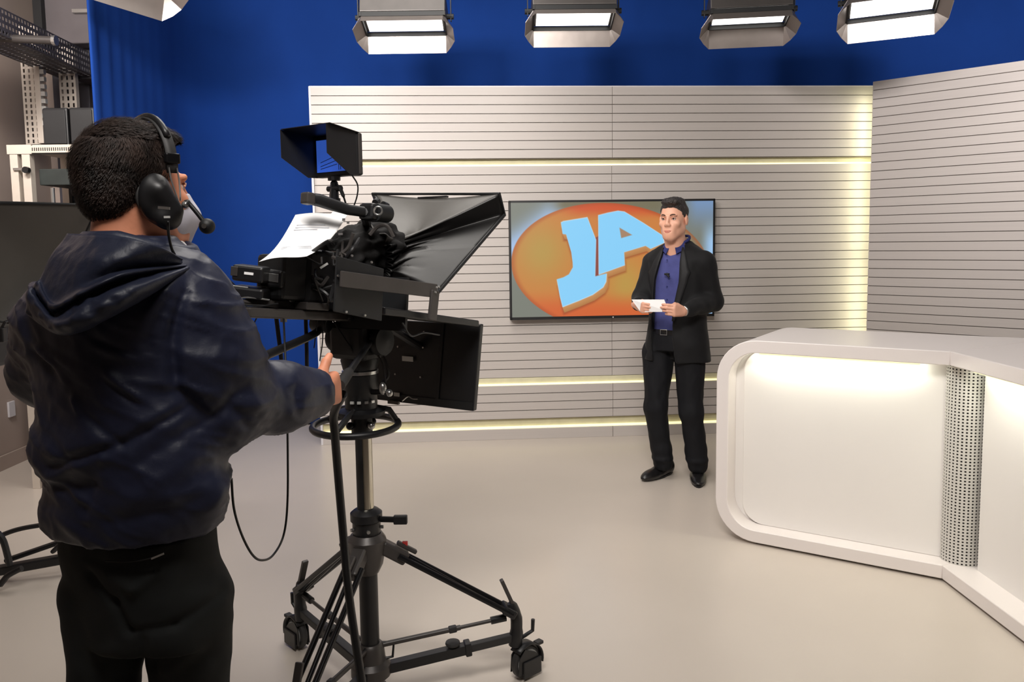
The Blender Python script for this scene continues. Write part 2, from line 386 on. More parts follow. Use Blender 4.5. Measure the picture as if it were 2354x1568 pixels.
img = img * sst(e, 0.992, 1.004)[..., None] + og * (1 - sst(e, 0.992, 1.004))[..., None]
Jp = [(590, 352), (615, 340), (850, 300), (935, 520), (925, 880), (1040, 850), (1034, 930), (1005, 985), (900, 1060), (760, 1120), (600, 1182), (575, 1080), (545, 910), (610, 890), (665, 860), (705, 790), (703, 740), (690, 640), (640, 466), (606, 462)]
Ap = [(955, 280), (1050, 255), (1150, 235), (1215, 243), (1400, 350), (1600, 475), (1612, 545), (1475, 605), (1425, 575), (1210, 640), (1217, 768), (958, 862)]
Hole = [(1165, 400), (1290, 470), (1182, 502)]
def paint(poly, col, soft=5, dx=0, dy=0):
    global img
    sd = polysd([(x + dx, y + dy) for x, y in poly]); img = mixc(img, col, 1 - sst(sd, -soft, soft))
paint(Jp, (150, 66, 30), 26, 14, 66); paint(Ap, (150, 66, 30), 26, 8, 62)
for k in range(6, 0, -1):
    cc = (206 - k * 4, 148 - k * 4, 92 - k * 4)
    paint(Jp, cc, 4, 3 * k, 9 * k); paint([p for p in Ap], cc, 4, 1.5 * k, 9 * k)
paint([(925, 500), (962, 480), (960, 868), (920, 885)], (140, 70, 60), 5)
paint(Jp, (205, 232, 250), 5); paint([(x * 0.985 + 11, y * 0.985 + 11) for x, y in Jp], (138, 212, 255), 6)
paint(Ap, (205, 232, 250), 5); paint([(x * 0.985 + 18, y * 0.985 + 8) for x, y in Ap], (138, 212, 255), 6)
paint(Hole, (168, 132, 104), 5)
m_ = bpy.data.materials.new('television_picture'); m_.use_nodes = True; nt = m_.node_tree; b = nt.nodes['Principled BSDF']
at = nt.nodes.new('ShaderNodeAttribute'); at.attribute_name = 'picture'
b.inputs['Base Color'].default_value = (0.02, 0.02, 0.02, 1); b.inputs['Roughness'].default_value = 0.35
nt.links.new(at.outputs['Color'], b.inputs['Emission Color']); b.inputs['Emission Strength'].default_value = 0.92
TVMAT = m_
def picture_grid(name, rgb, nx, ny, corner, eu, ev, m, parent):
    """grid whose point colours carry the picture; corner = top left"""
    ss, tt = np.meshgrid(np.arange(nx + 1) / nx, np.arange(ny + 1) / ny)
    V = np.array(corner)[None, None] + ss[..., None] * np.array(eu) + tt[..., None] * np.array(ev)
    idx = np.arange((nx + 1) * (ny + 1)).reshape(ny + 1, nx + 1)
    F = np.stack([idx[:-1, :-1], idx[1:, :-1], idx[1:, 1:], idx[:-1, 1:]], -1).reshape(-1, 4)
    me = bpy.data.meshes.new(name); me.from_pydata(V.reshape(-1, 3).tolist(), [], F.tolist())
    ca = me.color_attributes.new('picture', 'FLOAT_COLOR', 'POINT')
    c = np.clip(rgb / 255, 0, 1); c = np.where(c <= 0.04045, c / 12.92, ((c + 0.055) / 1.055) ** 2.4)
    ca.data.foreach_set('color', np.concatenate([c, np.ones(c.shape[:2] + (1,))], -1).reshape(-1).astype(np.float32))
    me.materials.append(m); o = link(bpy.data.objects.new(name, me)); fix(o, parent); return o
sc = picture_grid('screen', img, NX, NY, WP(tu0 + bz, toff - 0.001, tz1 - bz), WU * (tu1 - tu0 - 2 * bz), -Z3 * (tz1 - tz0 - 2.3 * bz), TVMAT, tv)
sc['label'] = 'lit picture of pale blue letters JA over an orange oval'

# ------------------------------------------------------------------ white news desk, two wings meeting at a perforated column
DV = G(2165, 1337); DL = Vector((-2807, 1850, 0)).normalized(); DRr = Vector((-0.007, 1, 0)).normalized() * -1   # wing directions away from the vertex
ZT = 1.027; TH = 0.062; DEP = 0.67; REC = 0.12; RO = 0.20
LN = Vector((DL.y, -DL.x, 0)); 
if LN.y < 0: LN = -LN                                # into the desk
L1 = (DV - (G(1706, 1247))).length + 0.139 + 0.0
RNn = Vector((-DRr.y, DRr.x, 0))
if RNn.x < 0: RNn = -RNn
desk = thing('news_desk', 'glossy white news desk with rounded end and lit recessed panels', 'desk', DV + DL * 0.5 + LN * 0.3)
def rr_profile(L, inset, z0, z1, ro, left_only=True, n=10):
    """outline in (distance from the vertex, z): square at the vertex, rounded at the far end"""
    pts = [(0, z0)]
    c0 = (L - inset - ro, z0 + ro); c1 = (L - inset - ro, z1 - ro)
    for k in range(n + 1): a = -math.pi / 2 + math.pi / 2 * k / n; pts.append((c0[0] + ro * math.cos(a), c0[1] + ro * math.sin(a)))
    for k in range(n + 1): a = math.pi / 2 * k / n; pts.append((c1[0] + ro * math.cos(a), c1[1] + ro * math.sin(a)))
    pts.append((0, z1)); return pts
outer = rr_profile(L1, 0, 0.012, ZT, RO); inner = rr_profile(L1, TH, 0.012 + TH, ZT - TH, RO - TH)
# miter at the vertex between the two wings
mit = math.tan((math.pi - math.acos(max(-1, min(1, DL.dot(DRr))))) / 2)
def wing_shell(L, Dd, N, outer, inner, name):
    mb = MB(); n = len(outer); vs = []
    for depth in (0.0, DEP):
        for (prof) in (outer, inner):
            for (x, z) in prof:
                xx = x if x > 0 else -depth * mit * -1 * 0 + depth * mit * MITS
                vs.append(DV + Dd * (x if x > 1e-6 else depth * mit * MITS) + N * depth + Z3 * z)
    def I(d, p, i): return d * 2 * n + p * n + i
    fs = []
    for i in range(n - 1):
        fs += [(I(0, 0, i), I(0, 0, i + 1), I(0, 1, i + 1), I(0, 1, i)), (I(1, 0, i), I(1, 1, i), I(1, 1, i + 1), I(1, 0, i + 1)),
               (I(0, 0, i), I(1, 0, i), I(1, 0, i + 1), I(0, 0, i + 1)), (I(0, 1, i), I(0, 1, i + 1), I(1, 1, i + 1), I(1, 1, i))]
    for i in (0, n - 1): fs.append((I(0, 0, i), I(0, 1, i), I(1, 1, i), I(1, 0, i)))
    mb.add(vs, fs); return mb.build(name, M_DESK, desk, smooth=True, bevel=0.004)
MITS = -1
MITS = -1 if LN.dot(DRr) < 0 else 1
wing_shell(L1, DL, LN, outer, inner, 'desk_shell')
# right wing: straight run towards the camera
L2 = 1.55
outer2 = [(0, 0.012), (L2, 0.012), (L2, ZT), (0, ZT)]; inner2 = [(0, 0.012 + TH), (L2 - TH, 0.012 + TH), (L2 - TH, ZT - TH), (0, ZT - TH)]
wing_shell(L2, DRr, RNn, outer2, inner2, 'desk_shell')
def dbox(mb, Dd, N, u0, u1, d0, d1, z0, z1):
    return mb.box(DV + Dd * (u0 + u1) / 2 + N * (d0 + d1) / 2 + Z3 * (z0 + z1) / 2, (u1 - u0, d1 - d0, z1 - z0), frame_of(Dd, N, Z3) )
# recessed panels
pan = rr_profile(L1, TH - 0.002, 0.012 + TH - 0.002, ZT - TH + 0.002, RO - TH)
MB().prism([(max(x, 0.0), z) for x, z in pan], DV + LN * REC, DL, Z3, LN, 0.02).build('front_panel', M_DESKP, desk)
pan2 = rr_profile(L1, TH + 0.045, 0.012 + TH, ZT - TH + 0.002, RO - TH - 0.03)
MB().prism([(max(x, 0.012), z) for x, z in pan2], DV + LN * (REC - 0.02), DL, Z3, LN, 0.018).build('front_panel', M_DESKP, desk, bevel=0.004, label='raised white inner panel')
dbox(MB(), DRr, RNn, 0.06, L2 - TH, REC - 0.0, REC + 0.02, 0.012 + TH, ZT - TH).build('front_panel', M_DESKP, desk)
# desk base shadow gap
dbox(MB(), DL, LN, 0.03, L1 - RO, 0.03, DEP - 0.05, 0.0, 0.014).build('base_strip', M_MATTE, desk)
dbox(MB(), DRr, RNn, 0.03, L2 - 0.05, 0.03, DEP - 0.05, 0.0, 0.014).build('base_strip', M_MATTE, desk)
# perforated corner column
def perforated(name, m, parent, pt, nu, nv, hole=0.5, label=None, kind=None, holev=None):
    """sheet with real square holes; pt(u,v) in 0..1"""
    us = []; 
    for i in range(nu): us += [(i + (1 - hole) / 2) / nu, (i + 1 - (1 - hole) / 2) / nu]
    us = [0] + us + [1]; vv = []
    hv = holev or hole
    for i in range(nv): vv += [(i + (1 - hv) / 2) / nv, (i + 1 - (1 - hv) / 2) / nv]
    vv = [0] + vv + [1]; a, b = len(us), len(vv)
    vs = [pt(u, v) for v in vv for u in us]
    fs = [(j * a + i, j * a + i + 1, (j + 1) * a + i + 1, (j + 1) * a + i) for j in range(b - 1) for i in range(a - 1) if not (i % 2 == 1 and j % 2 == 1)]
    mb = MB(); mb.add(vs, fs); return mb.build(name, m, parent, solid=0.0015, label=label, kind=kind)
bis = (LN + RNn).normalized()
cc_ = DV + bis * 0.135; rc_ = 0.085
def colpt(u, v):
    side = Vector((bis.y, -bis.x, 0))
    a = (u - 0.5) * math.radians(170)
    return cc_ - bis * rc_ * math.cos(a) + side * rc_ * math.sin(a) + Z3 * (0.012 + TH + v * (ZT - 2 * TH - 0.012))
perforated('perforated_column', M_PERF, desk, colpt, 15, 62, 0.46, label='pierced white metal corner column')
MB().cyl(cc_ + Z3 * (0.012 + TH), cc_ + Z3 * (ZT - TH), rc_ - 0.012, n=24).build('column_core', M_DARKHOLE, desk)
# lights under the top edge of both recesses
dbox(MB(), DL, LN, 0.12, L1 - RO, 0.035, 0.06, ZT - TH - 0.012, ZT - TH - 0.002).build('light_strip', M_LED, desk, label='lamp strip under the rim')
dbox(MB(), DRr, RNn, 0.12, L2 - 0.1, 0.035, 0.06, ZT - TH - 0.012, ZT - TH - 0.002).build('light_strip', M_LED, desk, label='lamp strip under the rim')
for Dd, N, a, b_ in ((DL, LN, 0.12, L1 - RO + 0.02), (DRr, RNn, 0.1, L2 - 0.1)):
    mid = DV + Dd * (a + b_) / 2 + N * 0.05 + Z3 * (ZT - TH - 0.014)
    o = area('desk_strip_lamp', mid, mid - Z3, b_ - a, 0.03, 2.6 * (b_ - a), (0.98, 1.0, 0.86))
    q = frame_of(Dd, (-Z3).cross(Dd) * -1, Z3).to_quaternion()
    zax = (Z3 * 0.8 - N * 0.6).normalized(); yax = zax.cross(Dd).normalized()
    o.rotation_euler = frame_of(Dd, yax, zax).to_euler()

# ------------------------------------------------------------------ hanging soft lights with folding reflector doors
def softlight(name, label, c, yaw, tilt, Wd=0.60, Hd=0.25, door=0.17, rods=True, roll=0.0, group='soft lights hanging over the set', low=1.0):
    """opening faces the studio and down; doors flare out from its four edges"""
    c = Vector(c); y = math.radians(yaw); t = math.radians(tilt)
    n = Vector((math.sin(y) * math.cos(t), -math.cos(y) * math.cos(t), -math.sin(t)))
    ex = Vector((math.cos(y), math.sin(y), 0)); v = ex.cross(n) * -1
    if v.z < 0: v = -v
    if roll:
        rm = Matrix.Rotation(math.radians(roll), 3, n); ex = rm @ ex; v = rm @ v
    root = thing(name, label, 'studio light', c, group)
    Rm = frame_of(ex, v, ex.cross(v))
    hw, hh = Wd / 2, Hd / 2
    back = -n
    MB().box(c + back * 0.085, (Wd + 0.03, Hd + 0.02, 0.13), Rm).build('housing', M_GREYM, root, bevel=0.006)
    MB().box(c + back * 0.17, (Wd * 0.9, Hd * 0.6, 0.05), Rm).build('ballast_box', M_MATTE, root, bevel=0.005)
    mb = MB()
    for sx in (-1, 1): mb.box(c + ex * sx * (hw + 0.006), (0.012, Hd + 0.03, 0.03), Rm)
    for sy in (-1, 1): mb.box(c + v * sy * (hh + 0.006), (Wd + 0.03, 0.012, 0.03), Rm)
    mb.build('front_frame', M_MATTE, root)
    MB().box(c + back * 0.012, (Wd - 0.03, Hd - 0.03, 0.004), Rm).build('tube_panel', M_TUBE, root, label='glowing white tube panel')
    # doors
    co = {}
    def corner(sx, sy): return c + ex * sx * hw + v * sy * hh
    fl = math.radians(38)
    dirs = {'t': (n * math.cos(fl * 0.8) + v * math.sin(fl * 0.8)), 'b': (n * math.cos(fl * 0.55) - v * math.sin(fl * 0.55)),
            'l': (n * math.cos(fl) - ex * math.sin(fl)), 'r': (n * math.cos(fl) + ex * math.sin(fl))}
    def door_(a, b, d, L, inset, nm):
        a2 = a + d * L; b2 = b + d * L; e = (b - a).normalized(); a2 += e * inset; b2 -= e * inset
        k = 0.0025; nn_ = e.cross(d).normalized() * k
        MB().hull4((a, b, b2, a2), k, nn_).build(nm, M_REFL, root); return a2, b2
    tl, tr, bl, br = corner(-1, 1), corner(1, 1), corner(-1, -1), corner(1, -1)
    T = door_(tl, tr, dirs['t'], door * 0.55, 0.0, 'barn_door'); B = door_(bl, br, dirs['b'], door * low, 0.0, 'barn_door')
    L = door_(tl, bl, dirs['l'], door * 0.8, 0.04, 'barn_door'); Rr = door_(tr, br, dirs['r'], door * 0.8, 0.04, 'barn_door')
    for (o_, a, b) in ((tl, T[0], L[0]), (tr, T[1], Rr[0]), (bl, B[0], L[1]), (br, B[1], Rr[1])):
        m_ = (a + b) / 2 + (((a + b) / 2) - o_) * 0.12 - n * 0.01
        mb = MB(); mb.add([o_, a, m_, b], [(0, 1, 2), (0, 2, 3)]); mb.build('corner_gusset', M_REFL, root, solid=0.002)
    # side knobs and yoke
    for sx in (-1, 1):
        k = c + ex * sx * (hw + 0.03) + back * 0.05
        MB().cyl(k - ex * sx * 0.02, k + ex * sx * 0.03, 0.018, n=10).build('tilt_knob', M_MATTE, root)
        MB().box(k + v * 0.0 + Z3 * 0.09 + ex * sx * 0.012, (0.006, 0.03, 0.24), frame_of(ex, Z3.cross(ex), Z3)).build('yoke_arm', M_MATTE, root)
    top = c + back * 0.05 + Z3 * 0.21
    MB().box(top, (Wd + 0.10, 0.03, 0.008), frame_of(ex, Z3.cross(ex), Z3)).build('yoke_bar', M_MATTE, root)
    MB().cyl(top, (top.x, top.y, 4.28), 0.012, n=10).build('hanging_rod', M_BLACKM, root)
    return root
softlight('soft_light', 'leftmost full soft light above the set, greyish open door', P(930, 56, 5.35), 0, 74, Wd=0.515, Hd=0.23, door=0.125)
softlight('soft_light', 'second soft light from the left, pinkish lower door', P(1318, 42, 5.35), 1, 74, Wd=0.505, Hd=0.24, door=0.12)
softlight('soft_light', 'third soft light, turned slightly left with the darkest housing', P(1722, 42, 5.35), -8, 80, Wd=0.48, Hd=0.23, door=0.135)
softlight('soft_light', 'rightmost soft light tilted upwards over the slatted side wall', P(2052, 10, 5.0), -14, 70, Wd=0.49, Hd=0.25, door=0.135, roll=5)
softlight('soft_light', 'silver corner of a soft light cut by the top left edge', P(292, -78, 4.6), 20, 70, Wd=0.50, Hd=0.25, door=0.16, roll=-24)

# lighting grid pipes above the frame
gp = thing('lighting_grid', 'black pipes of the lighting grid high above the set', 'lighting rig', (0.5, 4.5, 4.2))
for yy in (5.3, 4.6, 2.0):
    MB().cyl((-3.3, yy, 4.24), (5.5, yy, 4.24), 0.025, n=10).build('pipe', M_BLACKM, gp)

# ------------------------------------------------------------------ left side: rack, boxes, slotted rails, cable tray, duct
RY = 5.0
rx0, rx1 = P(20, 400, RY).x, P(241, 400, RY).x - 0.03
rzt = P(110, 332, RY).z
rack = thing('equipment_rack', 'beige open equipment rack behind the camera operator', 'rack', ((rx0 + rx1) / 2, RY + 0.3, 0))
def bx(mb, x0, x1, y0, y1, z0, z1): return mb.box(((x0 + x1) / 2, (y0 + y1) / 2, (z0 + z1) / 2), (x1 - x0, y1 - y0, z1 - z0))
bx(MB(), rx0, rx1, RY + 0.01, RY + 0.62, rzt - 0.02, rzt).build('top_panel', M_BEIGE, rack, bevel=0.003)
# front fascia with a row of vent slots
def fas(u, v): return Vector((rx0 + 0.14 + u * (rx1 - rx0 - 0.15), RY - 0.004, rzt - 0.055 + v * 0.048))
perforated('vented_fascia', M_BEIGE, rack, lambda u, v: Vector((rx0 + 0.15 + u * (rx1 - rx0 - 0.17), RY - 0.002, rzt - 0.05 + v * 0.042)), 30, 1, 0.5)
bx(MB(), rx0, rx0 + 0.15, RY - 0.004, RY + 0.012, rzt - 0.056, rzt).build('fascia_end', M_BEIGE, rack)
bx(MB(), rx0, rx1, RY + 0.004, RY + 0.03, rzt - 0.056, rzt - 0.02).build('fascia_back', M_DARKHOLE, rack)
for x0, x1, m in ((rx0 + 0.012, rx0 + 0.06, M_BEIGE), (rx0 + 0.085, rx0 + 0.135, M_BEIGE), (rx1 - 0.06, rx1 - 0.01, M_BEIGE)):
    bx(MB(), x0, x1, RY, RY + 0.05, 0.0, rzt - 0.05).build('upright', m, rack, bevel=0.002)
for x0 in (rx0 + 0.012, rx1 - 0.06):
    bx(MB(), x0, x0 + 0.045, RY + 0.56, RY + 0.61, 0.02, rzt - 0.02).build('upright', M_BEIGE, rack)
bx(MB(), rx0 + 0.02, rx1 - 0.02, RY + 0.60, RY + 0.61, 0.05, rzt - 0.03).build('back_panel', M_RACKIN, rack)
bx(MB(), rx0 + 0.02, rx1 - 0.02, RY + 0.055, RY + 0.55, 0.0, 0.06).build('base_panel', M_BEIGE, rack)
for k, zz in enumerate((rzt - 0.14, rzt - 0.36, rzt - 0.60, rzt - 0.9, rzt - 1.2, rzt - 1.5)):
    bx(MB(), rx0 + 0.14, rx1 - 0.07, RY + 0.08, RY + 0.5, zz - 0.10, zz - 0.0).build('equipment_unit', M_MATTE if k % 2 else M_RACKIN, rack, bevel=0.004)
bx(MB(), rx0 + 0.035, rx0 + 0.125, RY - 0.012, RY, rzt - 0.155, rzt - 0.140).build('latch', M_SILVER, rack)
MB().cyl((rx0 + 0.125, RY - 0.01, rzt - 0.155), (rx0 + 0.125, RY - 0.04, rzt - 0.155), 0.02, n=10).build('latch_knob', M_BLACK, rack)
MB().cyl((rx0 + 0.24, RY + 0.04, rzt - 0.62), (rx0 + 0.24, RY + 0.04, rzt - 0.26), 0.012, n=10).build('inner_post', M_SILVER, rack)
# two black cases on the rack
for (a, b, nm) in ((97, 157, 'left black loudspeaker box on top of the beige rack'), (159, 218, 'right black loudspeaker box on top of the beige rack')):
    x0, x1 = P(a, 290, 5.1).x, P(b, 290, 5.1).x
    sp = thing('speaker_box', nm, 'speaker', ((x0 + x1) / 2, 5.25, rzt), 'black boxes on the rack')
    bx(MB(), x0 + 0.002, x1 - 0.002, 5.1, 5.44, rzt, P(150, 247, 5.1).z).build('cabinet', M_BLACK, sp, bevel=0.012)
    bx(MB(), x0 + 0.012, x1 - 0.012, 5.092, 5.102, rzt + 0.015, P(150, 247, 5.1).z - 0.015).build('grille', M_MATTE, sp, bevel=0.003)
# slotted rails running down the wall
def rail(px0, px1, ytop, ybot, Y, nv, label):
    a0, a1 = P(px0[0], ytop, Y), P(px0[1], ytop, Y); b0, b1 = P(px1[0], ybot, Y), P(px1[1], ybot, Y)
    xl = (a0.x + b0.x) / 2; xr = (a1.x + b1.x) / 2; root = thing('slotted_rail', label, 'cable ladder', ((xl + xr) / 2, Y, b0.z))
    perforated('slotted_plate', M_BEIGE, root, lambda u, v: Vector((xl + u * (xr - xl), Y, b0.z + v * (a0.z - b0.z))), 3, nv, 0.36, holev=0.62)
    for x in (xl, xr): MB().box((x, Y + 0.02, (a0.z + b0.z) / 2), (0.006, 0.04, a0.z - b0.z)).build('side_flange', M_BEIGE, root)
    return root
rail((43, 74), (60, 98), 60, 332, 5.75, 20, 'left slotted steel cable rail rising behind the rack')
rail((130, 166), (142, 178), 108, 250, 5.95, 9, 'right slotted steel cable rail above the black boxes')
q0, q1 = P(78, 120, 5.72), P(98, 330, 5.72)
cd = thing('conduit_channel', 'pale vertical trunking with lit blocks beside the left slotted rail', 'conduit', ((q0.x + q1.x) / 2, 5.72, q1.z))
bx(MB(), q1.x - 0.02, q1.x + 0.02, 5.70, 5.74, q1.z, q0.z).build('trunking', M_BEIGE, cd, bevel=0.003)
for k in range(9): bx(MB(), q1.x + 0.021, q1.x + 0.05, 5.70, 5.73, q0.z - 0.10 - k * 0.05, q0.z - 0.07 - k * 0.05).build('cable_clip', M_LABEL, cd)
# back left wall pieces between the rails
bx(MB(), P(100, 200, 6.3).x, P(126, 200, 6.3).x, 6.3, 6.4, 0, 3.3).build('wall_pilaster', M_WALL, None, kind='structure').name = 'trim_1'
o = bx(MB(), P(205, 200, 6.4).x, P(243, 200, 6.4).x, 6.4, 6.5, 0, P(215, 185, 6.4).z).build('wooden_flat', M_WOOD, None)
tag(o, 'brown wooden edge of a set flat standing at the left end of the blue backdrop', 'set flat')
# cable tray: side rails with rungs and slots, crossing above the rack towards the back
A = P(-60, 70, 4.6); B = P(236, 158, 6.2); B = Vector((B.x, B.y, A.z * 0.5 + B.z * 0.5)); A = Vector((A.x, A.y, B.z))
tr = thing('cable_tray', 'dark perforated cable tray crossing overhead at upper left', 'cable tray', (A + B) / 2)
td = (B - A).normalized(); ts = Vector((td.y, -td.x, 0))
perforated('tray_side', M_TRAY, tr, lambda u, v: A + td * u * (B - A).length + Z3 * (v * 0.16 - 0.02) + ts * 0.0, 46, 4, 0.5)
perforated('tray_side', M_TRAY, tr, lambda u, v: A + td * u * (B - A).length + Z3 * (v * 0.10 - 0.02) - ts * 0.28, 40, 2, 0.5)
perforated('tray_floor', M_TRAY, tr, lambda u, v: A + td * u * (B - A).length - Z3 * 0.02 - ts * 0.28 * v, 40, 5, 0.4)
for k in range(5):
    a = A + td * (0.2 + k * 0.32) * 1.0 - ts * (0.05 + 0.045 * k)
    MB().tube([a - td * 0.4 + Z3 * 0.012, a + Z3 * 0.03, a + td * 0.9 + Z3 * 0.012], 0.009, 8).build('tray_cable', M_CABLE, tr)
# light pipe at the far left
a, b = P(-80, 84, 5.0), P(122, 93, 5.0)
pp = thing('wall_pipe', 'pale grey horizontal pipe with a capped end below the cable tray', 'pipe', (a + b) / 2)
MB().cyl(a, b, 0.024, n=14).build('pipe', M_GREYM, pp, smooth=True); MB().cyl(b, b + (b - a).normalized() * 0.02, 0.03, n=14).build('end_cap', M_SILVER, pp)
# dark metal supports under the tray end
for (px0, px1, y0, y1, Y, nm) in ((168, 206, 150, 300, 6.25, 'dark blue grey upright under the cable tray end'), (120, 150, 110, 250, 6.28, 'dark narrow upright between the two slotted rails')):
    x0, x1 = P(px0, (y0 + y1) / 2, Y).x, P(px1, (y0 + y1) / 2, Y).x
    o = bx(MB(), x0, x1, Y, Y + 0.08, 0.0, P(px0, y0, Y).z).build('support_post', M_TRAY, None, bevel=0.003)
    tag(o, nm, 'post')
# duct box high up
dct = thing('ventilation_duct', 'grey ventilation duct hanging high beside the blue backdrop', 'duct', P(160, 20, 5.9))
x0, x1 = P(90, 60, 5.9).x, P(238, 60, 5.9).x; z0 = P(160, 100, 5.9).z
bx(MB(), x0, x1, 5.9, 6.6, z0, z0 + 0.75).build('duct_body', M_DUCT, dct, bevel=0.008)
bx(MB(), P(168, 22, 5.88).x, x1 + 0.02, 5.86, 5.9, P(200, 30, 5.88).z, P(200, 22, 5.88).z).build('flange', M_SILVER, dct)
bx(MB(), x0 - 0.01, x0 + 0.05, 5.85, 6.6, z0 - 0.02, z0 + 0.78).build('corner_strip', M_MATTE, dct)
bx(MB(), P(150, 60, 6.0).x, P(240, 60, 6.0).x, 6.05, 6.55, P(200, 178, 6.0).z, P(200, 98, 6.0).z).build('lower_duct_box', M_TRAY, dct, bevel=0.005)
x0, x1 = P(206, 110, 6.04).x, P(222, 110, 6.04).x
o = bx(MB(), x0, x1, 6.042, 6.047, P(210, 124, 6.04).z, P(210, 97, 6.04).z).build('duct_label', M_LABEL, dct, label='small white printed label')
# wall fittings lower left
o = bx(MB(), -3.54, -3.525, 5.55, 5.62, P(38, 960, 5.55).z, P(38, 925, 5.55).z).build('wall_socket', M_TRIMW, None, bevel=0.003); tag(o, 'small white socket plate on the beige wall at lower left', 'socket')
x0, x1 = P(72, 950, 5.72).x, P(97, 950, 5.72).x
o = bx(MB(), x0, x1 + 0.15, 5.72, 5.76, 0.0, P(85, 740, 5.72).z).build('white_panel', M_TRIMW, None, bevel=0.003); tag(o, 'narrow white board standing against the left wall behind the operator', 'board')
struct(MB().box((-3.53, 4.0, 0.05), (0.015, 5.0, 0.1)), 'baseboard_left', M_WALL)

# ------------------------------------------------------------------ camera pedestal and rig
PC = Vector((-0.49, 2.60, 0))
FD = Vector((0.53, 0.848, 0)).normalized(); SD = Vector((FD.y, -FD.x, 0))      # forward and right of the camera
PITCH = math.radians(6.5)
FT = (FD * math.cos(PITCH) - Z3 * math.sin(PITCH)); NT = (FD * math.sin(PITCH) + Z3 * math.cos(PITCH))
RGM = frame_of(SD, FT, NT)            # columns: right, forward, up
PIV = PC + Z3 * 1.27
def Rg(r, f, u): return PIV + SD * r + FT * f + NT * u
def gbox(mb, r, f, u, sr, sf, su): return mb.box(Rg(r, f, u), (sr, sf, su), RGM)
def on_plane(px, py, r):
    """pixel -> point in the vertical rig plane at distance r to the right of the camera axis"""
    d = ray(px, py); o = PIV + SD * r; t = (o - EYE).dot(SD) / d.dot(SD); return EYE + d * t
def cross_plane(px, py, f):
    """pixel -> point on the plane across the rig axis at distance f ahead of the pivot"""
    d = ray(px, py); o = PIV + FD * f; t = (o - EYE).dot(FD) / d.dot(FD); return EYE + d * t

